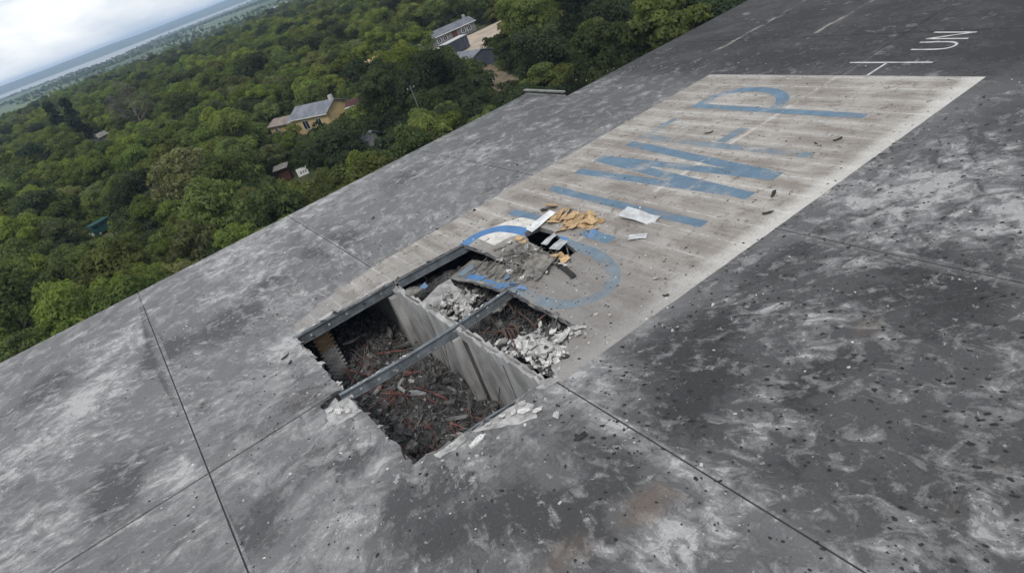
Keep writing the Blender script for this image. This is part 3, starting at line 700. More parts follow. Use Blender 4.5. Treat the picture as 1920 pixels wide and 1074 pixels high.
def wall_panel_mat():
    t = NT('stained_concrete'); p = t.pos()
    n = t.noise(t.scale(p, (0.6, 0.6, 0.3)), 1.5, 7, 0.62, 0.3); n2 = t.noise(p, 5, 6, 0.7)
    c = t.mix(t.ss(n, 0.36, 0.66), (0.40, 0.395, 0.385), (0.23, 0.225, 0.22))
    c = t.mix(t.math('MULTIPLY', t.ss(t.noise(t.scale(p, (0.8, 1.0, 0.14)), 1.2, 5, 0.6), 0.54, 0.70), 0.38), c, (0.09, 0.088, 0.086))
    t.bump(n2, 0.4, 0.03); MAT['wall_panel'] = t.out(c, 0.9)
wall_panel_mat()
cw = concrete_wall()
# ------------------------------------------------------------------ debris pieces
def chunk_mesh(name, seed, flat_=1.0, sub_=1):
    bm = bmesh.new(); rg = random.Random(seed)
    if sub_ > 1: bmesh.ops.create_icosphere(bm, subdivisions=sub_, radius=1.0)
    else:
        bmesh.ops.create_cube(bm, size=1.3)
    for v in bm.verts:
        v.co = Vector((v.co.x * rg.uniform(.55, 1.3), v.co.y * rg.uniform(.5, 1.3), v.co.z * rg.uniform(.4, 1.2) * flat_)) if sub_ == 1 else v.co * rg.uniform(0.7, 1.12)
    me = bpy.data.meshes.new(name); bm.to_mesh(me); bm.free(); return me
def slab_mesh(name, seed, L=1.0, W=0.5, T=0.06, bend=0.0, n=5):
    """a broken plate: irregular outline, real thickness, slight warp"""
    rg = random.Random(seed); pl = []
    for i in range(10):
        t = 2 * math.pi * i / 10; c, s_ = math.cos(t), math.sin(t); k = max(abs(c), abs(s_)); q = rg.uniform(0.50, 1.12)
        pl.append((c / k * L / 2 * q, s_ / k * W / 2 * rg.uniform(.55, 1.1)))
    v = [(x, y, bend * (x * x / (L * L / 4)) ) for x, y in pl] + [(x, y, bend * (x * x / (L * L / 4)) - T) for x, y in pl]
    N = len(pl); f = [tuple(range(N)), tuple(range(2 * N - 1, N - 1, -1))] + [((i + 1) % N, i, i + N, (i + 1) % N + N) for i in range(N)]
    return mesh(name, v, f)
def crumple_mesh(name, seed, L=1.0, W=0.6, amp=0.12, n=7, fr=2.2, corr=0.0, thick=0.012):
    v, f = [], []
    for s in (0, 1):
        for i in range(n + 1):
            for j in range(n + 1):
                x, y = (i / n - .5) * L, (j / n - .5) * W
                q = mnoise.noise_vector(Vector((x * fr + seed * 3.1, y * fr, seed * 1.7)))
                z = q.z * amp + corr * math.sin(y / W * 2 * math.pi * 5)
                v.append((x + q.x * amp * .7, y + q.y * amp * .7, z - s * thick))
    N = (n + 1) ** 2
    for i in range(n):
        for j in range(n):
            a = i * (n + 1) + j; f.append((a, a + n + 1, a + n + 2, a + 1)); f.append((a + N, a + 1 + N, a + n + 2 + N, a + n + 1 + N))
    rim = [i * (n + 1) for i in range(n + 1)] + [n * (n + 1) + j for j in range(1, n + 1)] + [i * (n + 1) + n for i in range(n - 1, -1, -1)] + [j for j in range(n - 1, 0, -1)]
    for k in range(len(rim)):
        a, b_ = rim[k], rim[(k + 1) % len(rim)]; f.append((b_, a, a + N, b_ + N))
    return mesh(name, v, f)
def put(name, me, mat, loc, rot, scl=1.0, label=None, cat='debris', group=None, first=False):
    o = bpy.data.objects.new(name, me); COL.objects.link(o)
    if not me.materials: me.materials.append(MAT[mat])
    o.location = loc; o.rotation_euler = rot; o.scale = (scl, scl, scl) if isinstance(scl, (int, float)) else scl
    return tag(o, label, cat, group)
rg = random.Random(77)
# rubble bed in the near bay and under the far bay
def bed_z(u, v):
    P = Vector((u * 0.55, v * 0.55, 1.0))
    z = R - 4.25 + 0.55 * mnoise.fractal(P, 1.0, 2.0, 4)
    if u > 9.2: z += 2.55 + 1.40 * max(0, min(1, (26.2 - v) / 3.4)) + 0.35 * max(0, min(1, (v - 29) / 2)) - 0.3 * max(0, min(1, (u - 11.3) / 2))
    if u < 9.2: z += 0.5 * math.exp(-((u - 5.2) ** 2 + (v - 30) ** 2) / 8) + 0.55 * math.exp(-((u - 7) ** 2 + (v - 39) ** 2) / 10) - 0.35 * math.exp(-((u - 8) ** 2 + (v - 26) ** 2) / 5)
    if u < 9.2 and v < 22: z += 0.4 * (22 - v)
    return z
def bed(name, u0, u1, v0, v1, step, label):
    us, vs = np.arange(u0, u1, step), np.arange(v0, v1, step); v, f = [], []
    for i, u in enumerate(us):
        for j, w in enumerate(vs):
            n = mnoise.noise_vector(Vector((u * 2.3, w * 2.3, 7)))
            v.append((u + n.x * .06, w + n.y * .06, bed_z(u, w) + 0.13 * n.z + 0.05 * mnoise.noise(Vector((u * 7, w * 7, 2)))))
    m_ = len(vs)
    for i in range(len(us) - 1):
        for j in range(m_ - 1): f.append((i * m_ + j, (i + 1) * m_ + j, (i + 1) * m_ + j + 1, i * m_ + j + 1))
    tag(link(name, mesh(name, v, f), 'soil_dark'), label, 'rubble', kind='stuff')
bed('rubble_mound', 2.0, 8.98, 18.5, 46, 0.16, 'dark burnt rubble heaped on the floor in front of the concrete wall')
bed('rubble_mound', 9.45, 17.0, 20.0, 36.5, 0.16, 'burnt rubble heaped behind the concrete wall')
def rubble_stuff(name, n, u0, u1, v0, v1, mat, smin, smax, seed, label, cond=None):
    q = random.Random(seed); B = MB()
    base = []
    for k in range(6):
        me = chunk_mesh('tmp', seed * 10 + k); base.append(([tuple(v.co) for v in me.vertices], [tuple(p.vertices) for p in me.polygons])); bpy.data.meshes.remove(me)
    c = 0
    while c < n:
        u, v = q.uniform(u0, u1), q.uniform(v0, v1)
        if cond and not cond(u, v, q): continue
        c += 1
        s = smin + (smax - smin) * q.random() ** 2.5
        M = Matrix.Translation((u, v, bed_z(u, v) + s * 0.35)) @ Matrix.Rotation(q.uniform(0, 6.3), 4, Vector((q.gauss(0, 1), q.gauss(0, 1), q.gauss(0, 1)))) @ Matrix.Diagonal((s * q.uniform(.6, 1.6), s, s * q.uniform(.3, 1), 1))
        bv, bf = base[q.randrange(6)]
        B.add([M @ Vector(p) for p in bv], bf)
    tag(link(name, B.me(name), mat), label, 'rubble', kind='stuff')
def splinters(name, n, u0, u1, v0, v1, mat, seed, label, lmax=.9, lift=.25, z0=None):
    q = random.Random(seed); B = MB()
    for _ in range(n):
        u, v = q.uniform(u0, u1), q.uniform(v0, v1); L = q.uniform(.12, lmax) ; w = q.uniform(.006, .024)
        if z0 is not None and any(inside((u, v), h) for h in HOLES): continue
        M = Matrix.Translation((u, v, (bed_z(u, v) if z0 is None else z0) + q.uniform(.02, lift))) @ Matrix.Rotation(q.uniform(0, 6.3), 4, 'Z') @ Matrix.Rotation(q.gauss(0, .35), 4, 'Y')
        B.box((-L / 2, -w, -w * .5), (L / 2, w, w * .5), M)
    tag(link(name, B.me(name), mat), label, 'rubble', kind='stuff')
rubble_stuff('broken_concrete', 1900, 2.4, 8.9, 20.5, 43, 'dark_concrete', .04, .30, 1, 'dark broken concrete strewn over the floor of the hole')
rubble_stuff('grey_rubble', 1700, 2.6, 8.9, 21, 42, 'concrete', .02, .14, 2, 'small pale grey rubble on the floor of the hole')
rubble_stuff('brown_rubble', 380, 4.5, 8.9, 30, 44, 'rust_rod', .03, .15, 3, 'brown charred rubble at the far left of the hole')
rubble_stuff('broken_plaster', 900, 9.5, 12.3, 20.9, 27.0, 'plaster', .03, .20, 4, 'pale broken plaster heaped behind the concrete wall', cond=lambda u, v, q: q.random() < max(0.08, min(1, (26.4 - v) / 3.0)))
splinters('torn_laths', 420, 13.0, 15.6, 27.4, 31.5, 'corroded_sheet', 41, 'grey-brown splintered laths strewn between the two holes', .7, .1, R + .02)
rubble_stuff('charred_rubble', 620, 9.5, 14.5, 23, 35.5, 'dark_concrete', .04, .22, 5, 'charred rubble behind the concrete wall under the beam')
splinters('charred_splinters', 900, 2.8, 8.9, 21, 42, 'grey_rod', 31, 'grey charred splinters tangled over the floor of the hole')
splinters('rusty_splinters', 200, 2.8, 8.9, 21, 42, 'rust_rod', 32, 'rusty brown splinters tangled over the floor of the hole')
splinters('pale_splinters', 260, 2.8, 8.9, 21, 41, 'concrete', 33, 'pale splinters tangled over the floor of the hole')
splinters('black_splinters', 700, 9.5, 13.5, 22.5, 34, 'grey_rod', 34, 'charred splinters in the gap behind the concrete wall', .8, .35)
# rods
RODS = [(6.78,39.56,6.10,35.99),(7.20,38.84,6.02,36.31),(4.84,38.69,4.58,34.41),(4.84,37.27,5.58,34.61),(6.25,32.11,5.76,27.57),(5.76,27.57,5.20,25.30),(5.25,32.84,5.97,30.49),(5.13,29.09,4.49,25.70),(6.38,30.02,6.69,28.05),(5.64,31.50,5.17,29.83),(6.83,27.01,6.54,25.86),(6.46,26.90,6.39,25.96),(6.28,33.26,7.76,31.95),(5.12,26.93,5.53,24.70),(4.40,28.84,4.08,25.91),(5.18,31.43,6.40,30.37),(5.68,34.20,6.61,33.60),(6.22,38.92,7.01,35.63),(4.16,27.37,4.69,25.54)]
for k in range(34):
    u, v = rg.uniform(3.6, 8.2), rg.uniform(22.5, 40); a = rg.gauss(1.75, 0.6); L = rg.uniform(0.8, 2.6)
    RODS.append((u, v, u + L * math.cos(a), v + L * math.sin(a)))
def rod(u0, v0, u1, v1, r, mat, label, group, name, lift=0.2, seed=0, sag=0.05):
    q = random.Random(seed); n = 6; pts = []
    z0, z1 = bed_z(u0, v0) + lift * q.uniform(.3, 2.4), bed_z(u1, v1) + lift * q.uniform(.3, 2.4)
    dx, dy = -(v1 - v0), (u1 - u0); b1, b2 = q.gauss(0, .03), q.gauss(0, sag)
    for i in range(n + 1):
        t = i / n; w = math.sin(math.pi * t); w2 = math.sin(2 * math.pi * t)
        pts.append((u0 + (u1 - u0) * t + dx * (b1 * w + b1 * .6 * w2), v0 + (v1 - v0) * t + dy * (b1 * w + b1 * .6 * w2), z0 + (z1 - z0) * t + abs(b2) * w + 0.06))
    c = Vector(pts[0]); B = MB(); B.tube([Vector(p) - c for p in pts], r, 6)
    o = link(name, B.me(name, True), mat, loc=c)
    return tag(o, label, 'rod', group)
for k, (a, b_, c, d) in enumerate(RODS):
    rod(a, b_, c, d, rg.uniform(.015, .030), 'red_rod', 'rust-red bent rod tangled in rubble before the concrete wall' if b_ < 33.5 else 'rust-red bent rod in rubble at the far left', 'rust-red rods in the rubble', 'steel_rod', seed=k)
for k in range(60):
    u, v = rg.uniform(3.2, 8.6), rg.uniform(21.5, 40); a = rg.uniform(0, 3.14); L = rg.uniform(0.8, 2.8)
    rod(u, v, u + L * math.cos(a) * .7, v + L * math.sin(a), rg.uniform(.012, .03), 'grey_rod', 'thin grey wire or rod lying in the dark rubble', 'grey wires in the rubble', 'wire', seed=100 + k, sag=.3)
for k in range(14):
    u, v = rg.uniform(9.6, 12.2), rg.uniform(23.2, 28); a = rg.uniform(0, 3.14); L = rg.uniform(0.8, 2.0)
    rod(u, v, min(12.6, u + L * math.cos(a)), v + L * math.sin(a), rg.uniform(.025, .05), 'rust_rod', 'dark rusty pipe in the gap behind the concrete wall', 'rusty pipes behind the wall', 'rusty_pipe', lift=.35, seed=200 + k, sag=.3)
for k, (u, v) in enumerate(((10.6, 26.6), (10.9, 26.4), (11.2, 26.5))):
    c = Vector((u, v, R - 1.3)); B = MB(); B.tube([(0, .9, -.5), (.05, .3, .25), (.02, -.3, .45), (-.1, -.7, -.2)], .075, 8)
    tag(link('bent_duct', B.me('bent_duct', True), 'rust_rod', loc=c), ('left', 'middle', 'right')[k] + ' of three thick rusty bent ducts arching out of the gap', 'duct', 'rusty bent ducts')
# planks and beams in the rubble
PLK = [(rg.uniform(3.7, 8.3), rg.uniform(22.5, 40), rg.uniform(.15, .45), rg.uniform(0, 3.1), rg.uniform(.5, 1.5), rg.uniform(.12, .42), rg.choice(['concrete', 'concrete', 'grey_rod', 'dark_concrete', 'corroded_sheet'])) for _ in range(34)]
for k, (u, v, z, a, L, W, mat) in enumerate(PLK + list(((5.9, 36.2, .25, .5, 2.6, .3, 'concrete'), (8.0, 31.3, .3, 1.5, 1.6, .26, 'grey_rod'), (7.0, 27.3, .35, 2.2, 1.5, .36, 'concrete'), (6.6, 25.9, .3, 2.2, 1.3, .3, 'concrete'),
                                              (5.2, 30.4, .2, .8, 1.4, .5, 'dark_concrete'), (4.6, 28.4, .3, 1.6, 1.3, .55, 'dark_concrete'), (6.2, 38.7, .35, .3, 1.2, .6, 'concrete'), (5.5, 33.5, .25, 1.9, 1.3, .55, 'grey_rod'), (4.4, 33.6, .2, .9, 2.2, .18, 'grey_rod'), (7.9, 29.5, .2, 2.6, 1.8, .14, 'grey_rod'), (6.9, 24.9, .2, 2.4, 1.4, .4, 'dark_concrete'), (3.9, 25.0, .3, 1.7, 1.0, .5, 'dark_concrete')))):
    me = slab_mesh('concrete_plank', k + 30, L, W, .12)
    put('concrete_plank', me, mat, (u, v, bed_z(u, v) + z), (rg.uniform(-.45, .45), rg.uniform(-.45, .45), a), 1.0, ('pale' if mat == 'concrete' else 'dark') + ' broken concrete plank half buried in the rubble of the hole', 'plank', 'planks in the rubble')
put('stone_block', chunk_mesh('stone_block', 91, .7, 2), 'corroded_sheet', (4.5, 27.0, bed_z(4.5, 27.0) + .25), (0, 0, .5), .36, 'mossy tan stone block in the near corner of the hole', 'block')
# brick pier under the left beam
pier = empty('brick_pier', (4.55, 37.3, R - 4.3)); tag(pier, 'tan brick pier standing in the dark under the left steel beam', 'pier')
bme = MB().box((-.15, -.115, -.055), (.15, .115, .055)).me('brick')
bme.materials.append(MAT['yellow_brick'])
core = link('core', MB().box((-.44, -.2, 0), (.44, .2, 3.5)).me('core'), 'dark_concrete', pier)
gme = bme.copy(); gme.materials.clear(); gme.materials.append(MAT['concrete'])
for r_ in range(26):
    for c_ in range(3):
        o = bpy.data.objects.new('brick', bme if r_ > 15 else gme); COL.objects.link(o); o.parent = pier
        o.location = (-.32 + .32 * c_ + (.08 if r_ % 2 else -.08), -.2 + rg.uniform(-.015, .015), .1 + r_ * .13)
        o.rotation_euler = (0, 0, rg.uniform(-.04, .04))
        o2 = o.copy(); COL.objects.link(o2); o2.rotation_euler = (0, 0, math.pi / 2); o2.location = (-.36, -.12 + .26 * (c_ % 2), .1 + r_ * .13)
        if c_ == 2: bpy.data.objects.remove(o2)
# the collapsed slab with torn roofing beyond the wall
def sagged():
    root = empty('collapsed_roof_slab', (13.0, 31.5, R - .6)); tag(root, 'sagging grey roof slab with traces of blue paint, broken down beside the small hole', 'roof slab')
    nu, nv = 10, 26; v, f = [], []
    def zz(a, t): return -1.0 * (1 - t) ** 1.6 - 0.25 * (1 - a) * (1 - t * .6) + 0.02 + .05 * math.sin(t * 17) * (1 - t)
    for s in (0, 1):
        for i in range(nu + 1):
            for j in range(nv + 1):
                a, t = i / nu, j / nv
                v.append((12.1 + 1.72 * a - 13.0 + .04 * math.sin(j * 2.1), 34.9 - 6.6 * t - 31.5, zz(a, t) + .6 - s * .16 + .02 * mnoise.noise(Vector((a * 6, t * 20, 0)))))
    N = (nu + 1) * (nv + 1)
    for i in range(nu):
        for j in range(nv):
            q = i * (nv + 1) + j; f.append((q + 1, q + nv + 2, q + nv + 1, q)); f.append((q + N, q + nv + 1 + N, q + nv + 2 + N, q + 1 + N))
    for j in range(nv): f.append((j, j + N, j + 1 + N, j + 1)); q = nu * (nv + 1) + j; f.append((q + 1, q + 1 + N, q + N, q))
    for i in range(nu): q = i * (nv + 1); p = q + nv + 1; f.append((p, p + N, q + N, q)); q += nv; p += nv; f.append((q, q + N, p + N, p))
    link('slab', mesh('slab', v, f), 'corroded_sheet', root)
    for (a0, a1, t0, t1, mt) in ((.15, .75, .10, .24, 'faded_blue_paint'), (.05, .30, .32, .62, 'fresh_blue_paint'), (.0, .22, .66, .97, 'fresh_blue_paint'), (.3, .6, .26, .36, 'faded_blue_paint')):
        pv, pf = [], []
        for i in range(7):
            for j in range(9):
                a, t = a0 + (a1 - a0) * i / 6, t0 + (t1 - t0) * j / 8
                e = .03 if i in (0, 6) or j in (0, 8) else 0
                a += rg.uniform(-e, e); t += rg.uniform(-e, e) * .5; t = min(t, .99)
                pv.append((12.1 + 1.72 * a - 13.0, 34.9 - 6.6 * t - 31.5, zz(a, t) + .6 + .035))
        for i in range(6):
            for j in range(8): q = i * 9 + j; pf.append((q + 1, q + 10, q + 9, q))
        link('paint_patch', mesh('paint_patch', pv, pf), mt, root)
    # curled battens across it
    for k in range(26):
        t = .30 + .62 * k / 26 + rg.uniform(-.01, .01); a0 = rg.uniform(.30, .6); a1 = min(1.05, a0 + rg.uniform(.3, .6))
        z0 = zz(a0, t) + .66; B = MB()
        B.tube([(12.1 + 1.72 * a0 - 13, 34.9 - 6.6 * t - 31.5 + rg.uniform(-.1, .1), z0), (12.1 + 1.72 * (a0 + a1) / 2 - 13, 34.9 - 6.6 * t - 31.5, zz((a0 + a1) / 2, t) + .70), (12.1 + 1.72 * a1 - 13, 34.9 - 6.6 * t - 31.5 + rg.uniform(-.15, .15), zz(a1, t) + rg.uniform(.64, .85))], rg.uniform(.025, .05), 4)
        link('batten', B.me('batten'), 'corroded_sheet' if rg.random() < .7 else 'grey_rod', root)
    B = MB(); B.tube([(-1.0, 3.1, -.42), (-.95, 1.5, -.18), (-.9, 0, .18), (-.75, -2.6, .52)], .09, 8)
    link('edge_tube', B.me('edge_tube', True), 'concrete', root)
sagged()
# fallen panel and wool behind the wall on the left
put('fallen_panel', slab_mesh('fallen_panel', 401, 2.4, 1.9, .12, -.15), 'concrete', (10.75, 33.2, R - 1.05), (.32, -.10, .1), 1, 'grey roof panel fallen behind the concrete wall below the left beam', 'panel')
for k in range(16):
    u, v = rg.uniform(9.7, 12.4), rg.uniform(23.5, 34.5)
    put('broken_slab', slab_mesh('broken_slab', 1500 + k, rg.uniform(.6, 1.3), rg.uniform(.3, .7), .1), rg.choice(['concrete', 'dark_concrete', 'corroded_sheet']), (u, v, bed_z(u, v) + rg.uniform(.15, .5)), (rg.uniform(-.6, .6), rg.uniform(-.6, .6), rg.uniform(0, 6)), 1, 'broken grey slab heaped in the bay behind the concrete wall', 'slab', 'slabs behind the wall')
put('fallen_panel', slab_mesh('fallen_panel', 402, 1.3, .8, .1, -.1), 'corroded_sheet', (9.75, 34.2, R - .35), (.35, .25, .7), 1, 'small torn tan panel propped on top of the concrete wall', 'panel')
put('fallen_panel', slab_mesh('fallen_panel', 403, .9, .6, .1, .05), 'blue_sheet', (10.5, 34.6, R - .72), (.4, -.1, .4), .6, 'little bluish panel among the wool behind the wall', 'panel')
wool = [crumple_mesh('wool_clump', k, .5, .34, .20, 6, 4.5, thick=.05) for k in range(6)]
for k in range(58):
    u, v = rg.gauss(10.9, .5), rg.gauss(31.2, .75)
    if not (9.6 < u < 12.2 and 29.0 < v < 33.2): continue
    put('wool_clump', wool[k % 6], 'wool', (u, v, R - 1.25 + .35 * math.exp(-((u - 10.9) ** 2 + (v - 31.2) ** 2)) + rg.uniform(-.12, .22)), (rg.uniform(-.6, .6), rg.uniform(-.6, .6), rg.uniform(0, 6)), rg.uniform(.5, 1.25), 'crumpled white insulation wool heaped behind the wall left of the beam', 'insulation', 'white wool left of the beam')
bl = [slab_mesh('plaster_slab', 500 + k, .52, .26, .06, rg.uniform(-.05, .05)) for k in range(5)]
for k in range(130):
    u = rg.uniform(9.6, 12.3); v = 21.4 + abs(rg.gauss(0, 1.9)) + (u - 9.6) * .12
    if v > 26.0: continue
    put('plaster_slab', bl[k % 5], 'plaster', (u, v, bed_z(u, v) + rg.uniform(.15, .5)), (rg.uniform(-.7, .7), rg.uniform(-.7, .7), rg.uniform(0, 6)), rg.uniform(.5, 1.5), 'broken white plaster slab heaped behind the wall right of the beam', 'plaster', 'white slabs right of the beam')
put('concrete_plank', slab_mesh('concrete_plank', 610, 2.1, .26, .16), 'concrete', (9.95, 23.5, R - .72), (0, .1, 1.75), 1, 'long grey concrete strip lying along the back of the wall right of the beam', 'plank')
put('concrete_plank', slab_mesh('concrete_plank', 611, 2.3, .22, .14), 'concrete', (9.85, 21.9, R - .42), (0, .12, 1.95), 1, 'long pale concrete strip at the right end of the wall top', 'plank')
for k in range(9):
    B = MB(); y = 21 + k * 1.62; L = rg.uniform(1.0, 1.7)
    B.tube([(0, 0, 0), (rg.uniform(-.05, .05), L * .5, rg.uniform(-.02, .05)), (rg.uniform(-.08, .08), L, 0)], rg.uniform(.03, .065), 5)
    o = wh('broken_coping', B.me('broken_coping'), 'corroded_sheet' if k % 2 else 'concrete'); o.location = (9.1 + rg.uniform(-.02, .22), y, R - .27 + rg.uniform(-.03, .03))
# small hole: bent sheets, fibreboard, blue scraps
put('metal_sheet', crumple_mesh('metal_sheet', 701, 1.9, .5, .06, 10, 1.0, .02), 'white_sheet', (17.55, 32.15, R + .22), (.25, -.12, .05), 1, 'long white sheet leaning over the left side of the small hole', 'sheet')
put('metal_sheet', crumple_mesh('metal_sheet', 702, 2.2, .55, .10, 12, 1.0, .03), 'white_sheet', (16.55, 28.95, R + .12), (.15, .22, .62), 1, 'bent white corrugated sheet across the middle of the small hole', 'sheet')
put('metal_sheet', crumple_mesh('metal_sheet', 703, 1.7, .36, .10, 12, 1.0, .02), 'white_sheet', (16.65, 30.1, R + .04), (.2, .15, .5), 1, 'narrow bent pale sheet at the left of the corrugated one over the small hole', 'sheet')
put('metal_sheet', crumple_mesh('metal_sheet', 704, 2.1, .8, .14, 12, .9, .025), 'white_sheet', (20.2, 26.75, R + .16), (.10, .16, -1.45), 1, 'loose curled white sheet lying alone on the painted field', 'sheet')
put('metal_sheet', crumple_mesh('metal_sheet', 705, .9, .45, .08, 8, 1.4, .02), 'white_sheet', (18.7, 25.35, R + .09), (.05, .12, -.9), 1, 'small white sheet scrap right of the loose curled sheet', 'sheet')
for k, (u, v) in enumerate(((15.0, 28.6), (15.3, 29.4), (15.6, 28.2), (15.9, 27.5), (15.2, 30.2))):
    B = MB(); a = rg.uniform(.3, 1.2); L = rg.uniform(.9, 1.7); B.tube([(-L / 2 * math.cos(a), -L / 2 * math.sin(a), .02), (0, 0, .1), (L / 2 * math.cos(a), L / 2 * math.sin(a), .05)], .035, 5)
    tag(link('torn_batten', B.me('torn_batten'), 'grey_rod' if k % 2 else 'corroded_sheet', loc=(u, v, R + .03)), 'torn grey batten on the near lip of the small hole', 'batten', 'battens at the small hole')
fb = [slab_mesh('fibreboard_piece', 800 + k, .9, .75, .03, rg.uniform(-.08, .08)) for k in range(6)]
for k in range(48):
    if k < 40: u, v = rg.gauss(18.5, .42), rg.gauss(30.7, 1.0); lb, gp = 'torn tan fibreboard piece in the pile beyond the small hole', 'tan boards beyond the small hole'
    elif k < 44: u, v = rg.gauss(15.6, .15), rg.gauss(31.6, .25); lb, gp = 'torn tan fibreboard piece at the small hole\'s near left lip', 'tan boards left of the small hole'
    else: u, v = rg.gauss(15.5, .2), rg.gauss(27.3, .3); lb, gp = 'torn tan fibreboard piece at the small hole\'s near right lip', 'tan boards right of the small hole'
    if inside((u, v), H_SMALL): u += .8 if k < 40 else -.5
    put('fibreboard_piece', fb[k % 6], 'fibreboard', (u, v, R + rg.uniform(.05, .28)), (rg.uniform(-.45, .45), rg.uniform(-.45, .45), rg.uniform(0, 6)), rg.uniform(.5, 1.1), lb, 'board', gp)
for k, (u, v, s, lb) in enumerate(((19.2, 31.8, .75, 'crumpled bright blue scrap beyond the tan boards'), (17.9, 28.0, .8, 'bright blue scrap right of the tan boards'), (12.6, 28.1, .8, 'crumpled blue scrap where the bridging beam ends'), (12.7, 27.2, .6, 'pale blue scrap just right of the bridging beam end'), (12.9, 28.9, .6, 'blue scrap on the edge of the sagging slab'))):
    put('blue_scrap', crumple_mesh('blue_scrap', 900 + k, .8, .5, .12, 6, 2.5), 'blue_sheet', (u, v, R + .1), (rg.uniform(-.2, .2), rg.uniform(-.2, .2), rg.uniform(0, 3)), s, lb, 'scrap')
put('fallen_panel', crumple_mesh('fallen_panel', 950, 1.9, 1.5, .16, 12, .9, .05, .06), 'corroded_sheet', (14.15, 28.05, R + .2), (.05, -.22, .2), 1, 'ridged grey-brown roofing panel bulging up beyond the end of the bridging beam', 'panel')
put('torn_edge', crumple_mesh('torn_edge', 951, 2.2, .3, .12, 8, 1.6, 0, .05), 'black_rubber', (14.9, 26.5, R + .07), (.1, 0, 1.3), 1, 'dark torn roofing lip curling up on the painted field', 'roofing')
for k in range(95):
    u, v = rg.gauss(14.5, .75), rg.gauss(29.4, 1.3)
    if inside((u, v), H_MAIN) or inside((u, v), H_SMALL): continue
    put('torn_roofing', crumple_mesh('torn_roofing', 960 + k, rg.uniform(.15, .8), rg.uniform(.08, .26), .12, 4, 3, 0, .02), rg.choice(['corroded_sheet', 'corroded_sheet', 'grey_rod', 'black_rubber', 'plaster', 'concrete']), (u, v, R + .08), (rg.uniform(-.4, .4), rg.uniform(-.4, .4), rg.uniform(0, 6)), 1, 'small torn scrap of roofing between both holes', 'roofing', 'torn roofing strips')
# bare plaster where the roofing is ripped off
def bare(name, poly, label, seed):
    pl = rough_poly(poly, .18, .10, seed); V, F = sheet(pl, HOLES, grid=.2)
    return wh(name, sheet_mesh(name, V, F, R + .02, .015), 'bare_plaster', label=label)
bare('bare_patch', [(2.0, 26.0), (3.15, 25.9), (3.1, 27.5), (2.0, 27.62), (1.85, 26.8)], 'white bare patch at the left notch of the hole', 1)
bare('bare_patch', [(5.6, 20.4), (6.2, 19.9), (6.9, 19.3), (7.6, 18.9), (7.95, 19.6), (7.8, 20.25)], 'white bare patch at the right edge of the hole', 2)
bare('bare_patch', [(4.0, 20.65), (4.1, 20.3), (4.7, 20.15), (5.3, 20.3), (5.3, 20.6)], 'pale bare strip at the near right corner of the hole', 3)
bare('bare_patch', [(3.4, 36.08), (9.2, 35.9), (9.3, 36.15), (6.5, 36.3), (3.3, 36.42)], 'pale crumbled mortar along the left beam', 7)
bare('bare_patch', [(8.6, 20.35), (8.8, 20.0), (9.4, 19.9), (10.0, 20.6), (9.6, 20.85), (9.0, 20.5)], 'pale bare patch at the end of the concrete wall', 4)
for k, (u, v, s) in enumerate(((7.5, 19.6, .5), (7.2, 19.9, .34), (7.7, 20.0, .36), (6.8, 20.1, .3), (6.2, 20.2, .3), (7.85, 19.2, .42), (2.4, 26.8, .5), (2.7, 26.4, .34), (2.2, 27.2, .3))):
    put('lifted_plaster', slab_mesh('lifted_plaster', 1000 + k, 1.1, .7, .07, .02), 'plaster', (u, v, R + .09), (rg.uniform(-.2, .2), rg.uniform(-.2, .2), rg.uniform(0, 6)), s, 'lifted white plaster flake at the ' + ('right edge' if k < 6 else 'left notch') + ' of the hole', 'plaster', 'plaster flakes at the hole edge')
cr = [chunk_mesh('plaster_fragment', 40 + k, .4) for k in range(5)]
for k, (u, v, s) in enumerate(FRAG):
    if v > 57 or any(inside((u, v), h) for h in HOLES): continue
    if s > .3: me = slab_mesh('plaster_fragment', 39, 3.2, .85, .35)
    else: me = cr[k % 5]
    where = 'below the right edge of the hole' if (v < 21 and u < 8.5) else 'right of the hole on the dark roof' if v < 20 else 'left of the hole' if u < 4 else 'on the painted field' if v < 39.2 else 'on the grey roof near the eave'
    if s > .3: where = 'lying longest of all below the right edge of the hole'
    elif abs(s - .27) < .01: where = 'standing out as the largest rounded lump right of the hole'
    put('plaster_fragment', me, 'plaster', (u, v, R + s * .22), (rg.uniform(-.15, .15), rg.uniform(-.15, .15), rg.uniform(0, 6) if s < .3 else .3), (s * .75 * rg.uniform(.8, 1.5), s * .6, s * .8) if s < .3 else .33, 'white plaster fragment ' + where, 'fragment', 'loose white fragments')
for k, (u, v, a, b_) in enumerate(DK):
    put('roofing_scrap', slab_mesh('roofing_scrap', 1100 + k, a * 1.1, max(.10, b_ * 1.0), .03, .05), 'black_rubber', (u, v, R + .05), (0, 0, rg.uniform(0, 3)), 1, 'dark curled roofing scrap ' + ('on the painted field' if 19.7 < v < 39.2 and u > 9.4 else 'left of the hole' if u < 4 else 'on the grey roof near the eave' if v > 39 else 'right of the hole'), 'scrap', 'dark roofing scraps')

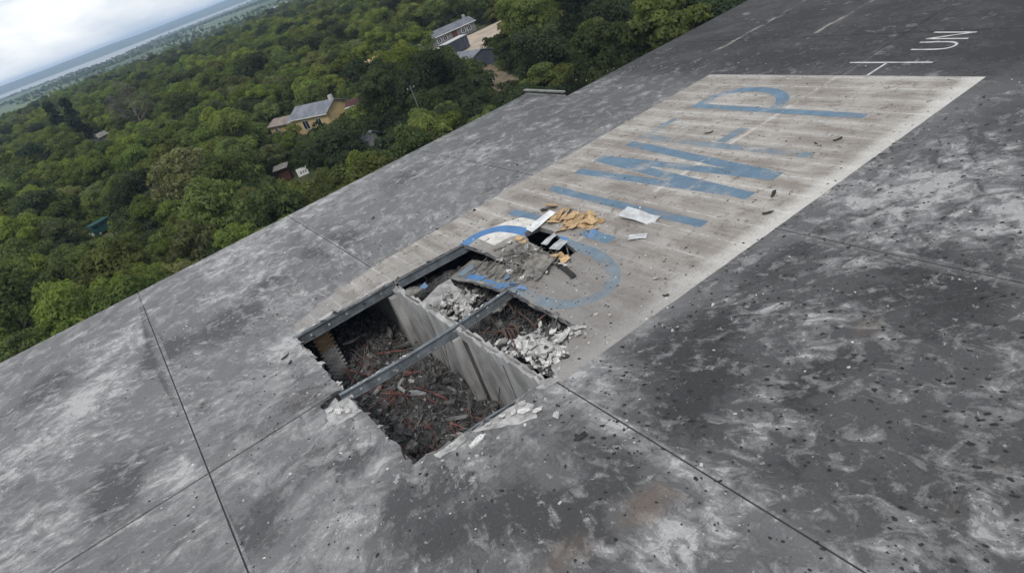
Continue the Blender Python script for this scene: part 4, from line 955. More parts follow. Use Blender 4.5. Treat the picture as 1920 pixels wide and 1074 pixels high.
# torn roofing hanging over the rim of the hole, crust of mortar on the beams
rim = [(u, v) for u, v in H_MAIN]
for k in range(0, len(rim), 2):
    u, v = rim[k]; n_ = rim[(k + 1) % len(rim)]; a = math.atan2(n_[1] - v, n_[0] - u)
    if rg.random() < .35: continue
    o = wh('torn_flap', crumple_mesh('torn_flap', 1300 + k, rg.uniform(.18, .55), rg.uniform(.10, .26), .07, 4, 4, 0, .015), rg.choice(['roof', 'corroded_sheet', 'bare_plaster', 'black_rubber']))
    o.location = (u, v, R + rg.uniform(-.06, .015)); o.rotation_euler = (rg.uniform(-.7, .7), rg.uniform(-.4, .4), a)
for k in range(34):
    u = rg.uniform(3.3, 12.0) if k < 20 else rg.uniform(3.2, 9.0); s_ = rg.uniform(.04, .10)
    o = wh('mortar_crust', cr[k % 5], 'plaster')
    if k < 20: o.location = (u, 28.08 + rg.uniform(-.08, .06), R + .02 - .145 * math.sin(math.pi * (u - 2.9) / 10) + s_ * .15)
    else: o.location = (u, 35.9 + rg.uniform(.05, .3), R + s_ * .3)
    o.scale = (s_ * rg.uniform(.8, 2.2), s_, s_ * .6); o.rotation_euler = (0, 0, rg.uniform(-.5, .5))
for k in range(7):
    u, v = rg.uniform(3.6, 12), rg.choice([35.6, 28.1, 28.1]); B = MB(); L = rg.uniform(.5, 1.6)
    B.tube([(0, 0, 0), (rg.uniform(-.2, .2), rg.uniform(-.3, .1), -L * .4), (rg.uniform(-.4, .4), rg.uniform(-.5, .2), -L)], .014, 5)
    tag(link('hanging_cable', B.me('hanging_cable'), 'black_rubber' if k % 2 else 'grey_rod', loc=(u, v, R - .45)), 'loose cable hanging from a beam into the hole', 'cable', 'cables hanging in the hole')
# ------------------------------------------------------------------ buildings beyond the roof
def gable(name, loc, rz, L, W, h, rh, wall, roof, label, wins=(), door=None, over=.35, trim=None, chimney=None):
    """long axis = local X; the face at -Y carries the windows"""
    r = empty(name, loc, rz); tag(r, label, 'building')
    v = [(-L/2, -W/2, 0), (L/2, -W/2, 0), (L/2, W/2, 0), (-L/2, W/2, 0), (-L/2, -W/2, h), (L/2, -W/2, h), (L/2, W/2, h), (-L/2, W/2, h), (-L/2, 0, h + rh), (L/2, 0, h + rh)]
    link('wall', mesh('wall', v, [(0, 1, 5, 4), (2, 3, 7, 6), (1, 2, 6, 9, 5), (3, 0, 4, 8, 7)]), wall, r)
    k = rh / (W / 2); a, c = L/2 + over, W/2 + over; ze = h - over * k
    t = .14
    rv = [(-a, -c, ze), (a, -c, ze), (a, 0, h + rh), (-a, 0, h + rh), (a, c, ze), (-a, c, ze)]
    rv = [(x, y, z + .05) for x, y, z in rv] + [(x, y, z + .05 + t) for x, y, z in rv]
    link('roof', mesh('roof', rv, [(6, 7, 8, 9), (9, 8, 10, 11), (1, 0, 3, 2), (2, 3, 5, 4), (0, 1, 7, 6), (4, 5, 11, 10), (1, 2, 8, 7), (2, 4, 10, 8), (3, 0, 6, 9), (5, 3, 9, 11)]), roof, r)
    for (x, z, w, hh) in wins:
        o = link('window', MB().box((x - w/2 - .08, -W/2 - .06, z - .08), (x + w/2 + .08, -W/2 - .02, z + hh + .08)).me('window'), 'white_trim', r)
        n = 2 if w < 1.6 else 3
        for q in range(n):
            x0 = x - w/2 + w * q / n
            link('pane', MB().box((x0 + .04, -W/2 - .075, z), (x0 + w / n - .04, -W/2 - .05, z + hh)).me('pane'), 'glass', o)
    for (x, w, hh) in (door or ()):
        link('door', MB().box((x - w/2, -W/2 - .06, .05), (x + w/2, -W/2 - .02, hh)).me('door'), 'rust_wall' if wall != 'navy_wall' else 'glass', r)
    if trim: link('gutter', MB().box((-a, -c - .08, ze - .02), (a, -c, ze + .14)).me('gutter'), trim, r)
    if chimney: link('chimney', MB().box((chimney - .3, -.3, h + rh * .6), (chimney + .3, .3, h + rh + .9)).me('chimney'), 'pale_wall', r)
    return r
A1 = math.atan2(-12.1, 6.1)
hd = Vector((math.cos(A1), math.sin(A1)))
yh = gable('yellow_house', (33.6, 126.3, .1), A1, 9.5, 5.5, 3.0, 1.3, 'yellow_wall', 'slate_roof', 'yellow house with grey roof and one dark window, half hidden by trees', [(-1.2, .9, 1.5, 1.4), (2.2, .9, 1.2, 1.4)], trim='white_trim', chimney=4.3)
gable('house_extension', (29.9, 134.6, .1), A1, 6.5, 4.2, 2.2, .7, 'yellow_wall', 'pinkish_roof', 'lower yellow extension with pinkish roof at the left of the yellow house', [(-1.5, 1.0, .8, .8)], door=[(3.0, .9, 1.9)])
gable('red_roofed_shed', (38.6, 120.0, .1), A1 + .3, 2.4, 2.6, 2.6, .6, 'pale_wall', 'red_trim', 'small shed with dark red roof at the right of the yellow house', trim='white_trim')
gable('long_grey_building', (72.5, 157.0, .0), math.radians(-3), 23, 5.5, 2.3, .9, 'grey_wall', 'slate_roof', 'long low grey building with windows behind the sandy yard', [(-3.4, .8, 1.0, 1.0), (1.6, .8, .9, 1.0), (3.2, .8, .9, 1.0), (8.2, .8, .9, 1.0), (9.8, .8, .9, 1.0)], door=[(5.8, 1.3, 1.95)], trim='white_trim', chimney=10.6)
gable('navy_barn', (59.6, 122.5, .0), math.radians(100), 19, 5.2, 2.3, .8, 'navy_wall', 'slate_roof', 'dark blue barn with grey roof in front of the sandy yard', [], over=.15)
gb = empty('container', (68.6, 137.0, .2), math.radians(12)); tag(gb, 'dark container standing beside the sandy yard', 'container')
link('shell', MB().box((-3, -1.2, .15), (3, 1.2, 2.6)).me('shell'), 'navy_wall', gb)
for k in range(12): link('rib', MB().box((-2.9 + k * .5, -1.26, .25), (-2.75 + k * .5, -1.205, 2.5)).me('rib'), 'navy_wall', gb)
link('roof_edge', MB().box((-3.05, -1.25, 2.605), (3.05, 1.25, 2.7)).me('roof_edge'), 'white_trim', gb)
gable('tan_outbuilding', (59.5, 161.5, .1), math.radians(20), 4.5, 3.2, 2.1, .5, 'yellow_wall', 'fibreboard', 'tiny tan outbuilding among the trees left of the barn', [(0, .9, .9, .8)])
gable('pale_outbuilding', (60.5, 148, .1), math.radians(-20), 6.5, 4.0, 2.3, .9, 'pale_wall', 'slate_roof', 'pale outbuilding hidden in trees at the left end of the long grey building', [(1, 1, .9, 1)])
gable('blue_roofed_hut', (29.6, 96.3, .1), math.radians(-50), 3.4, 2.8, 2.0, .7, 'pale_wall', 'blue_grey', 'little hut with blue-grey roof under the dark trees at the eave', door=[(0, .8, 1.8)]) if 'blue_grey' in MAT else gable('blue_roofed_hut', (29.6, 96.3, .1), math.radians(-50), 3.4, 2.8, 2.0, .7, 'pale_wall', 'slate_roof', 'little hut with blue-grey roof under the dark trees at the eave', door=[(0, .8, 1.8)])
gable('white_barn', (224, 812, float(gz(812))), .3, 26, 12, 5, 3, 'white_trim', 'white_trim', 'white barn far off near the top edge of the wood', over=.2)
gable('ruined_hut', (1.6, 262, -.9), .7, 4.6, 3.4, 2.0, 1.0, 'grey_wall', 'corroded_sheet', 'small ruined hut with brownish roof in the far left wood', [(0, 1, 1, 1)])
# brown lean-to and white board
sh = empty('brown_shed', (19.0, 103.0, .1), math.radians(-25)); tag(sh, 'small rust-brown shed with flat roof near the white board', 'shed')
link('wall', MB().box((-.9, -.8, 0), (.9, .8, 2.0)).me('wall'), 'rust_wall', sh)
link('roof', MB().box((-1.1, -1.0, 2.005), (1.1, 1.0, 2.1), Matrix.Rotation(.12, 4, 'X')).me('roof'), 'corroded_sheet', sh)
link('post', MB().box((-1.15, -1.15, 0), (-1.03, -1.03, 2.0)).me('post'), 'bark', sh)
sg = empty('white_board', (20.2, 96.9, .1), math.radians(-12)); tag(sg, 'white board with dark marks on two posts among bushes', 'sign')
link('board', MB().box((-.75, -.03, .9), (.75, .03, 2.0)).me('board'), 'white_trim', sg)
for x in (-.6, .6): link('leg', MB().box((x - .04, .035, 0), (x + .04, .115, 1.9)).me('leg'), 'bark', sg)
for x, w in ((-.35, .22), (.05, .16), (.35, .2)): link('mark', MB().box((x, -.045, 1.2), (x + w, -.033, 1.55)).me('mark'), 'grey_wall', sg)
# teal van
vn = empty('teal_van', (-5.6, 125.2, .1), math.radians(25)); tag(vn, 'dark teal van with pale bumper parked under trees at the left', 'van')
def van():
    prof = [(-2.2, .35), (2.2, .35), (2.25, .95), (1.75, 1.15), (1.2, 1.9), (-2.1, 1.95), (-2.25, 1.6)]
    n = len(prof); v = [(x, -.85, z) for x, z in prof] + [(x, .85, z) for x, z in prof]
    link('body', mesh('body', v, [tuple(range(n)), tuple(range(2 * n - 1, n - 1, -1))] + [((i + 1) % n, i, i + n, (i + 1) % n + n) for i in range(n)]), 'teal_body', vn)
    for x in (-1.4, 1.4):
        for y in (-.86, .86):
            B = MB(); B.tube([(x, y - .1, .34), (x, y + .1, .34)], .34, 14); w = link('wheel', B.me('wheel'), 'black_rubber', vn)
            B = MB(); B.tube([(x, y - .115, .34), (x, y + .115, .34)], .18, 10); link('rim', B.me('rim'), 'pale_steel', w)
    for x0, x1 in ((-1.9, -.9), (-.8, .2), (.3, 1.15)):
        for y in (-.86, .85): link('window', MB().box((x0, y, 1.25), (x1, y + .012, 1.75)).me('window'), 'glass', vn)
    link('bumper', MB().box((-2.36, -.8, .4), (-2.22, .8, .85)).me('bumper'), 'white_trim', vn)
van()
pl = empty('utility_pole', (36.2, 88.6, 0)); tag(pl, 'thin pale utility pole between dark trees at the roof edge', 'pole')
B = MB(); B.tube([(0, 0, 0), (0, 0, 7.4)], .08, 8, .05); link('post', B.me('post'), 'grey_wall', pl)
link('crossarm', MB().box((-.6, -.05, 6.9), (.6, .05, 7.0)).me('crossarm'), 'bark', pl)
for x in (-.5, .5): B = MB(); B.tube([(x, 0, 7.0), (x, 0, 7.15)], .04, 6); link('insulator', B.me('insulator'), 'white_trim', pl)
# ------------------------------------------------------------------ trees
def crown_mesh(name, seed, h, r, nblob, per, leaf, base=.22, shape='round', br=(.22, .42), mat='leaf_mid'):
    q = np.random.default_rng(seed); pts, nrm, siz = [], [], []
    lob = [(q.uniform(0, 2 * np.pi), q.uniform(.15, .62), q.uniform(.25, .98), q.uniform(.30, .55)) for _ in range(7)]
    for b_ in range(nblob):
        a = q.uniform(0, 2 * np.pi); t = q.uniform(0, 1) ** .8
        if shape == 'round': prof = math.sin(math.pi * min(.97, .16 + .80 * t)) ** .75
        elif shape == 'spire': prof = math.sin(math.pi * (.10 + .86 * t)) ** .6
        else: prof = (1 - t) ** .5 + .05
        rad = r * prof * math.sqrt(q.uniform(.02, 1)) * .82
        bz = h * (base + (1 - base) * .92 * t); bR = r * q.uniform(*br) * (.75 + .4 * prof)
        c = np.array([rad * np.cos(a), rad * np.sin(a), bz])
        if shape == 'round' and b_ % 4 and mat != 'leaf_acacia':
            la, lr, lz, ls = lob[b_ % 7]; d_ = q.normal(size=3); d_ /= np.linalg.norm(d_); k_ = q.uniform(.2, 1) ** .5 * ls * r
            c = np.array([lr * r * np.cos(la), lr * r * np.sin(la), h * (base + .06 + (.86 - base) * lz)]) + d_ * k_ * np.array([1, 1, .8]); bR *= .82
        n = int(per * q.uniform(.7, 1.3))
        d = q.normal(size=(n, 3)); d /= np.linalg.norm(d, axis=1)[:, None]
        d[:, 2] = np.where(d[:, 2] < -.35, -d[:, 2], d[:, 2])
        k = q.uniform(.55, 1.08, n) ** .5
        pts.append(c + d * (bR * k * np.array([1, 1, .78])[:, None]).T if False else c + d * (bR * k)[:, None] * np.array([1, 1, .78]))
        nrm.append(d + q.normal(scale=.42, size=(n, 3))); siz.append(leaf * q.uniform(.55, 1.3, n))
    P, N, S = np.vstack(pts), np.vstack(nrm), np.concatenate(siz)
    P[:, 2] = np.maximum(P[:, 2], .15)
    N /= np.linalg.norm(N, axis=1)[:, None]
    ref = q.normal(size=N.shape); T = np.cross(N, ref); T /= np.linalg.norm(T, axis=1)[:, None]; Bn = np.cross(N, T)
    n = len(P); V = np.empty((n, 4, 3)); s = S[:, None]
    V[:, 0] = P - T * s; V[:, 1] = P - Bn * s * .55 + N * s * .12; V[:, 2] = P + T * s; V[:, 3] = P + Bn * s * .55 + N * s * .12
    me = bpy.data.meshes.new(name); me.vertices.add(4 * n); me.vertices.foreach_set('co', V.astype(np.float32).ravel())
    me.loops.add(4 * n); me.loops.foreach_set('vertex_index', np.arange(4 * n, dtype=np.int32))
    me.polygons.add(n); me.polygons.foreach_set('loop_start', np.arange(0, 4 * n, 4, dtype=np.int32))
    me.update(); me.validate(); me.materials.append(MAT[mat]); return me
def trunk_mesh(name, seed, h, r, limbs=6, mat='bark', twigs=0):
    q = random.Random(seed); B = MB(); top = h * .62; x = q.uniform(-.3, .3); y = q.uniform(-.3, .3)
    B.tube([(0, 0, -.1), (x * .4, y * .4, top * .45), (x, y, top), (x * 1.4, y * 1.2, h * .86)], r * .05 + .09, 7, .03)
    for k in range(limbs):
        a = k * 2.4 + q.uniform(-.4, .4); t = q.uniform(.35, .95); z0 = top * t; L = r * q.uniform(.55, .9)
        p0 = Vector((x * t, y * t, z0)); p1 = p0 + Vector((math.cos(a) * L * .5, math.sin(a) * L * .5, L * .35)); p2 = p0 + Vector((math.cos(a) * L, math.sin(a) * L, L * q.uniform(.5, .95)))
        B.tube([p0, p1, p2], .075, 5, .02)
        for w in range(twigs):
            b2 = a + q.uniform(-1.3, 1.3); s = p1.lerp(p2, q.random()); l2 = L * q.uniform(.3, .6)
            B.tube([s, s + Vector((math.cos(b2) * l2 * .6, math.sin(b2) * l2 * .6, l2 * .5)), s + Vector((math.cos(b2) * l2, math.sin(b2) * l2, l2 * q.uniform(.3, 1.1)))], .03, 4, .008)
    me = B.me(name); me.materials.append(MAT[mat]); return me
KIND = {}
def kind(key, h, r, mat, name, seed, nblob=46, per=150, leaf=.21, **kw):
    lm = kw.pop('limbs', 6); tm = kw.pop('tmat', 'bark'); tw = kw.pop('twigs', 0)
    KIND[key] = (crown_mesh('crown', seed, h, r, nblob, per, leaf, mat=mat, **kw), trunk_mesh('trunk', seed, h, r, lm, tm, tw), name, h, r)
kind('mid1', 7.5, 3.9, 'leaf_mid', 'broadleaf_tree', 1)
kind('mid2', 6.6, 3.6, 'leaf_mid', 'broadleaf_tree', 2, br=(.2, .36))
kind('mid3', 8.4, 3.7, 'leaf_mid', 'broadleaf_tree', 3, base=.28)
kind('bright1', 6.4, 3.3, 'leaf_bright', 'bright_green_tree', 4)
kind('bright2', 8.2, 4.0, 'leaf_bright', 'bright_green_tree', 5, nblob=54)
kind('dark1', 8.6, 4.2, 'leaf_dark', 'dark_green_tree', 6, nblob=54)
kind('dark2', 6.2, 4.4, 'leaf_dark', 'dark_green_tree', 7, nblob=54, base=.12)
kind('olive1', 7.0, 3.7, 'leaf_olive', 'olive_green_tree', 8, per=120)
kind('tall1', 11.8, 5.0, 'leaf_mid', 'tall_broadleaf_tree', 9, nblob=80, base=.25, br=(.18, .32))
kind('tall2', 11.0, 4.6, 'leaf_dark', 'tall_dark_tree', 10, nblob=76, base=.25, br=(.18, .32))
kind('acacia', 9.2, 6.4, 'leaf_acacia', 'blossoming_acacia', 11, nblob=74, per=110, base=.30, br=(.12, .24), limbs=10, twigs=2)
kind('poplar', 17.0, 2.3, 'leaf_poplar', 'poplar_tree', 12, nblob=70, per=90, leaf=.32, base=.06, shape='spire', br=(.3, .5))
kind('dead', 13.0, 5.4, 'leaf_dead', 'bare_tree', 13, nblob=60, per=34, leaf=.20, base=.35, br=(.15, .3), limbs=16, tmat='dead_bark', twigs=5)
kind('shrub1', 2.6, 1.9, 'leaf_mid', 'shrub', 14, nblob=22, per=70, leaf=.17, base=.08, br=(.3, .5))
kind('shrub2', 2.1, 1.8, 'leaf_bright', 'shrub', 15, nblob=22, per=70, leaf=.17, base=.08, br=(.3, .5))
kind('shrub3', 3.0, 2.1, 'leaf_dark', 'shrub', 16, nblob=24, per=70, leaf=.19, base=.08, br=(.3, .5))
LOOK = {'mid': 'mid-green', 'bright': 'bright yellow-green', 'dark': 'dark green', 'olive': 'greyish olive', 'tall': 'tall', 'acacia': 'pale blossoming', 'poplar': 'narrow dark', 'dead': 'bare pinkish-grey'}
PROTO = {}
def plant(key, u, v, s=1.0, sz=None, label=None, group='trees in the wood beyond the roof', rz=None):
    cm, tm, nm, h, r = KIND[key]
    o = empty(nm, (u, v, float(gz(v)) - .05), rng.uniform(0, 6.28) if rz is None else rz); o.scale = (s, s, sz or s)
    c = link('crown', cm, None, o); link('trunk', tm, None, o)
    PROTO.setdefault(key, c)
    tag(o, label, 'tree', group); return o
# camera-independent helper: where a point falls, used only to keep sight-lines to the buildings open
Cp = np.array([0, 0, R + 16.0]); Rm = np.array([list(ex), list(up), list(bk)])
def proj(p):
    d = Rm @ (np.asarray(p, float) - Cp)
    if d[2] > -1: return None
    return 960 + 1318 * d[0] / -d[2], 537 - 1318 * d[1] / -d[2], -d[2]
OPEN = [((520, 196, 612, 256), 118), ((858, 30, 912, 66), 140), ((866, 58, 920, 98), 125), ((872, 90, 914, 140), 108), ((554, 312, 590, 352), 90), ((523, 312, 548, 346), 95), ((186, 428, 216, 450), 115), ((876, 138, 912, 204), 88), ((76, 190, 112, 228), 245), ((110, 184, 140, 222), 228), ((690, 122, 716, 150), 150), ((745, 92, 778, 118), 140), ((660, 258, 692, 284), 90), ((172, 248, 200, 262), 250)]
def clear(u, v, h, r):
    a = proj((u, v, h * .12)); b_ = proj((u, v, h))
    if a is None or b_ is None: return False
    w = r * 1318 / a[2] * .9
    x0, x1 = min(a[0], b_[0]) - w, max(a[0], b_[0]) + w; y0, y1 = b_[1], a[1]
    for (p0, q0, p1, q1), d in OPEN:
        if a[2] < d * 1.02 + 6 and x0 < p1 and x1 > p0 and y0 < q1 and y1 > q0: return False
    return True
SOLID = [(33.6, 126.3, 7), (29.9, 134.6, 5), (39.3, 119.5, 3.5), (66, 155.6, 7), (73.5, 155.6, 7), (81, 155.6, 7), (61.6, 116, 6), (61.6, 123, 6), (61.6, 129, 6), (68.6, 137, 4.5), (59.5, 161.5, 4), (60.5, 148, 5), (29.6, 96.3, 3), (1.6, 262, 7), (19, 103, 2.5), (20.2, 96.9, 2), (-5.6, 125.2, 4), (36.2, 88.6, 1.5)]
YARD = [(66, 126), (90, 124), (92, 151.5), (62, 153), (62, 140)]
def free(u, v, pad):
    if inside((u, v), YARD): return False
    return all((u - a) ** 2 + (v - b_) ** 2 > (c + pad * .35) ** 2 for a, b_, c in SOLID)
placed = []
def ok_gap(u, v, d): return all((u - a) ** 2 + (v - b_) ** 2 > ((d + c) * .52) ** 2 for a, b_, c in placed)
# the ones that can be told apart
SPECIAL = [('acacia', 7.5, 108.3, 1.0, 'wide pale blossoming acacia standing out in the near left wood'), ('dead', 11.5, 207.5, 1.15, 'bare pinkish-grey tree standing in the far left wood'),
           ('poplar', -6.2, 262.6, 1.0, 'left of two narrow dark poplars in the far wood'), ('poplar', -1.4, 241.5, 1.0, 'right of two narrow dark poplars in the far wood'),
           ('dark2', 26.6, 94.6, .95, 'broad low dark green tree at the roof edge right of the white board'), ('dark2', 23.0, 90.5, .95, 'low dark tree at the roof edge just behind the white board'),
           ('tall2', 36.4, 100.0, .86, 'tall dark tree left of the utility pole'), ('dark1', 38.6, 104.5, 1.05, 'dark tree right behind the utility pole'), ('dark1', 41.5, 97.0, 1.1, 'dark tree just right of the utility pole'), ('dark1', 46.5, 101.0, 1.0, 'dark tree left of the dirt path'),
           ('dark1', 40.4, 112.2, 1.15, 'dark tree hiding the right end of the yellow house'), ('mid2', 27.4, 124.5, .5, 'small tree in front of the low yellow extension'), ('bright2', 43.5, 112.5, 1.15, 'tall bright green tree in front of the barn'), ('bright2', 50.5, 122.0, 1.0, 'bright green tree left of the barn roof'), ('bright2', 62.5, 140.5, .95, 'bright round tree in front of the long grey building'),
           ('tall1', 66.5, 103.5, 1.10, 'tall bright tree right of the barn gable'), ('tall1', 74.5, 108.0, 1.15, 'tall spreading tree at the top edge right of the yard'), ('tall1', 60.0, 92.5, 1.0, 'tall tree behind the parapet step'), ('tall2', 68.0, 91.0, 1.0, 'tall dark tree behind the far eave'), ('tall2', 76.5, 94.0, 1.05, 'tall dark tree near the top edge over the far eave'), ('tall2', 84.0, 91.5, 1.05, 'tall dark tree rightmost along the far eave'), ('tall2', 92.0, 96.0, 1.05, 'tall dark tree at the very top right of the wood'), ('tall1', 84.0, 108.0, 1.1, 'tall tree behind the rightmost eave trees'), ('dark1', 54.5, 84.0, 1.0, 'dark tree close behind the parapet rail')]
for k, u, v, s, lb in SPECIAL:
    plant(k, u, v, s, label=lb); placed.append((u, v, KIND[k][4] * s * 1.6))
cand = []
for i in range(-12, 60):
    for j in range(0, 60):
        u, v = i * 4.7 + rng.uniform(-1.9, 1.9), 62.5 + j * 4.7 + rng.uniform(-1.9, 1.9)
        if u > 31 and v < 56: continue
        cand.append((math.hypot(u, v), u, v))
cand.sort()
nt = len(SPECIAL); FAR0 = 0
def zone_words(u, v):
    if u > 48: return 'right of the dirt path' if v < 110 else 'around the sandy yard'
    if v < 78: return 'close behind the roof edge' + (' at the left' if u < 8 else ' in the middle')
    if v < 104: return 'in the near wood ' + ('at the far left' if u < -4 else 'before the acacia' if u < 14 else 'around the white board' if u < 30 else 'round the utility pole')
    if v < 145: return 'in the wood ' + ('around the teal van' if u < 4 else 'behind the acacia' if u < 22 else 'around the yellow house' if u < 44 else 'left of the barn')
    return 'in the wood beyond ' + ('the teal van' if u < 6 else 'the acacia' if u < 30 else 'the yellow house')
rest = []
for d, u, v in cand:
    dk = u > 22 and v < 104
    w = rng.random()
    low = v < 76 and u < 48
    if dk: key = ['dark1', 'dark2', 'mid2', 'tall2'][int(w * 4)] if u > 34 else ['dark2', 'mid2', 'mid1', 'bright1'][int(w * 4)]
    else: key = ['mid1', 'mid2', 'mid3', 'bright1', 'bright2', 'dark1', 'olive1', 'mid1', 'mid2', 'bright1'][int(w * 10)]
    s = rng.uniform(.62, 1.18)
    if u < 30 and 84 < v < 118: s *= .84
    if rng.random() < .07: s *= 1.35
    if low: s = rng.uniform(.72, 1.05)
    h, r = KIND[key][3] * s, KIND[key][4] * s
    t = proj((u, v, h * .8)); b_ = proj((u, v, 1.0))
    if t is None or not (-70 < t[0] < 1990 and t[1] > -70): continue
    if not free(u, v, r) or not clear(u, v, h, r) or not ok_gap(u, v, r * 1.2): continue
    if v < 86 and h < 2.6: continue
    # wholly hidden behind the eave: leave out
    ev = 57.5 if u < 34 * v / 57.5 else 51.0
    if (R + 16) - h * .93 > 16.0 * v / ev + 8 * 0 + 0 and 16.0 * v / ev < (R + 16) - h: continue
    placed.append((u, v, r * 1.2))
    if nt < 300:
        nt += 1
        look = next(LOOK[q] for q in LOOK if key.startswith(q))
        plant(key, u, v, s, s * rng.uniform(.88, 1.12), '%s tree %s' % (look, zone_words(u, v)))
    else: rest.append((key, u, v, s))
print('individual trees', nt)
# the far wood, one mass
def scatter(name, pts, label, proto):
    keys = sorted(set(p[0] for p in pts)); me = bpy.data.meshes.new(name)
    me.from_pydata([(p[1], p[2], p[4]) for p in pts], [], [])
    for an, ty, vals in (('idx', 'INT', [keys.index(p[0]) for p in pts]), ('scl', 'FLOAT', [p[3] for p in pts]), ('rot', 'FLOAT', [float(x) for x in rng.uniform(0, 6.28, len(pts))])):
        at = me.attributes.new(an, ty, 'POINT'); at.data.foreach_set('value', vals)
    o = link(name, me, None); tag(o, label, 'wood' if 'wood' in name else 'undergrowth', kind='stuff')
    ng = bpy.data.node_groups.new(name, 'GeometryNodeTree')
    ng.interface.new_socket('Geometry', in_out='INPUT', socket_type='NodeSocketGeometry'); ng.interface.new_socket('Geometry', in_out='OUTPUT', socket_type='NodeSocketGeometry')
    N, L = ng.nodes, ng.links; gi = N.new('NodeGroupInput'); go = N.new('NodeGroupOutput'); jn = N.new('GeometryNodeJoinGeometry')
    def na(nm, ty):
        n = N.new('GeometryNodeInputNamedAttribute'); n.data_type = ty; n.inputs[0].default_value = nm
        return next(s for s in n.outputs if s.enabled and s.name == 'Attribute')
    ai, as_, ar = na('idx', 'INT'), na('scl', 'FLOAT'), na('rot', 'FLOAT')
    cx = N.new('ShaderNodeCombineXYZ'); L.new(ar, cx.inputs[2])
    for k, key in enumerate(keys):
        ob = N.new('GeometryNodeObjectInfo'); ob.inputs['Object'].default_value = proto(key); ob.transform_space = 'ORIGINAL'
        cmp = N.new('FunctionNodeCompare'); cmp.data_type = 'INT'; cmp.operation = 'EQUAL'
        ia = [s for s in cmp.inputs if s.enabled]; L.new(ai, ia[0]); ia[1].default_value = k
        ip = N.new('GeometryNodeInstanceOnPoints'); L.new(gi.outputs[0], ip.inputs['Points']); L.new(cmp.outputs[0], ip.inputs['Selection'])
        L.new(ob.outputs['Geometry'], ip.inputs['Instance']); L.new(cx.outputs[0], ip.inputs['Rotation']); L.new(as_, ip.inputs['Scale'])
        L.new(ip.outputs[0], jn.inputs[0])
    L.new(jn.outputs[0], go.inputs[0])
    md = o.modifiers.new('scatter', 'NODES'); md.node_group = ng
    return o
far = [(k, u, v, s, float(gz(v)) - .05) for k, u, v, s in rest]
ks = ['mid1', 'mid2', 'mid3', 'bright1', 'bright2', 'dark1', 'olive1']
def far_ok(u, v, m_=60):
    t = proj((u, v, float(gz(v)) + 4)); return t is not None and -m_ < t[0] < 1920 + m_ and -m_ < t[1]
for v0, v1, st in ((200, 420, 4.9), (420, 760, 7.5)):
    for i in range(int(-80 / st), int(420 / st)):
        for v in np.arange(v0, v1, st):
            u_, v_ = i * st + rng.uniform(-.42, .42) * st, v + rng.uniform(-.42, .42) * st
            if math.hypot(u_, v_) < 205 or not far_ok(u_, v_): continue
            if any((u_ - a) ** 2 + (v_ - b_) ** 2 < (c * 1.2) ** 2 for a, b_, c in SOLID): continue
            if v_ > 440:
                k_ = mnoise.noise(Vector((u_ * .012, v_ * .006, .7))) + (v_ - 450) / 260 - .35
                if rng.random() < k_ * 1.6: continue
            if v_ < 420 and not clear(u_, v_, 6, 3.4): continue
            s = rng.uniform(.6, 1.3) * (1.0 if v_ < 420 else .95)
            far.append((ks[int(rng.random() * 7)], u_, v_, s, float(gz(v_)) - .1))
# tree lines and thickets on the river meadows
for _ in range(48):
    a, b_ = rng.uniform(-200, 700), rng.uniform(620, 2600); n = int(rng.uniform(20, 130)); ang = rng.normal(0, .22); stp = rng.uniform(2.5, 5)
    for k in range(n):
        u_, v_ = a + math.cos(ang) * k * stp + rng.normal(0, 3), b_ + math.sin(ang) * k * stp + rng.normal(0, 6)
        if far_ok(u_, v_): far.append((ks[int(rng.random() * 7)], u_, v_, rng.uniform(.35, .85), float(gz(v_)) - .2))
for k in range(200):     # willows on the near bank
    u_ = rng.uniform(-400, 1300); xs_ = [-800, -190, -30, 140, 300, 420, 570, 730, 1400]; ys_ = [2900, 3050, 2850, 2420, 2900, 3350, 3300, 3500, 3700]
    v_ = float(np.interp(u_, xs_, ys_)) - abs(rng.normal(20, 40)) - 12
    if far_ok(u_, v_): far.append((ks[int(rng.random() * 7)], u_, v_, rng.uniform(.35, .8), -11.2))
print('far trees', len(far))
scatter('far_wood', far, 'far green wood running down to the river meadows', lambda k: PROTO[k])
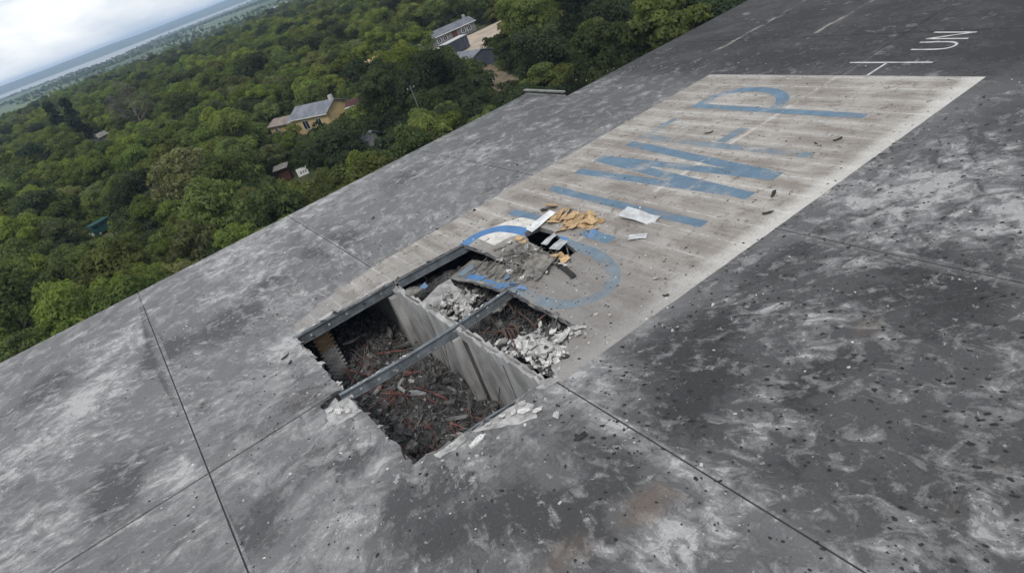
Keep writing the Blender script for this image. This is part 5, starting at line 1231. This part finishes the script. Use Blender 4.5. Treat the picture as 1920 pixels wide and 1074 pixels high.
# undergrowth between the near trees
ug = []
for i in range(-12, 70):
    for j in range(0, 62):
        u, v = i * 2.4 + rng.uniform(-1, 1), 62 + j * 2.4 + rng.uniform(-1, 1)
        t = proj((u, v, 1))
        if t is None or not (-80 < t[0] < 1990 and t[1] > -60): continue
        if not free(u, v, 1) or not clear(u, v, 1.7, 1.4): continue
        if inside((u, v), [(46, 84), (58, 113), (62, 113), (55, 92), (49, 84)]): continue
        if 24 < u < 37 and 112 < v < 134 and rng.random() < .75: continue
        w = rng.random(); dk = u > 22 and v < 104
        ug.append((('shrub3' if dk or w > .8 else 'shrub1' if w < .55 else 'shrub2'), u, v, rng.uniform(.55, 1.25), .0))
SHR = {}
for k, (u, v, lb) in {'shrub1': (-2.5, 104, 'rounded mid-green shrub at the left end of the clearing'), 'shrub2': (24.5, 101.5, 'rounded bright green shrub right of the brown shed'), 'shrub3': (57, 86, 'rounded dark shrub beside the dirt patch')}.items():
    cm, tm, nm, h, r = KIND[k]; o = empty(nm, (u, v, 0)); SHR[k] = link('foliage', cm, None, o); link('stem', tm, None, o); tag(o, lb, 'shrub')
scatter('undergrowth', ug, 'bushes and undergrowth filling the gaps between the near trees', lambda k: SHR[k])
# ------------------------------------------------------------------ haze
def haze():
    me = MB().box((-9500, -3500, -14), (9500, 12500, 62)).me('haze'); o = link('haze', me, None, kind='stuff')
    m_ = bpy.data.materials.new('haze'); m_.use_nodes = True; n = m_.node_tree.nodes; n.clear()
    out = n.new('ShaderNodeOutputMaterial'); vol = n.new('ShaderNodeVolumePrincipled')
    vol.inputs['Color'].default_value = (.55, .72, .98, 1); vol.inputs['Density'].default_value = HAZE; vol.inputs['Anisotropy'].default_value = .2
    m_.node_tree.links.new(vol.outputs[0], out.inputs['Volume']); me.materials.append(m_)
    tag(o, 'thin pale haze in the air over the far wood and river', 'haze', kind='stuff')
HAZE = 0.00017
haze()

# ------------------------------------------------------------------ look-alikes told apart by their order across the view
ORD = 'first second third fourth fifth sixth seventh eighth ninth tenth eleventh twelfth thirteenth fourteenth fifteenth sixteenth seventeenth eighteenth nineteenth twentieth'.split() + ['twenty-' + w for w in 'first second third fourth fifth sixth seventh eighth ninth'.split()] + ['thirtieth'] + ['thirty-' + w for w in 'first second third fourth fifth sixth seventh eighth ninth'.split()] + ['fortieth']
def tell_apart():
    bpy.context.view_layer.update(); by = {}
    for o in sc.objects:
        if o.parent is None and 'label' in o and o.get('kind') != 'stuff': by.setdefault(o['label'], []).append(o)
    for lb, os_ in by.items():
        if not 1 < len(os_) <= 40: continue
        os_.sort(key=lambda o: (proj(tuple(o.matrix_world.translation)) or (0,))[0])
        for k, o in enumerate(os_):
            if len(lb.split()) > 12: lb = ' '.join(lb.split()[:12])
            o['label'] = lb + ', ' + ('leftmost' if k == 0 else 'rightmost' if k == len(os_) - 1 else ORD[k] + ' from the left')
tell_apart()
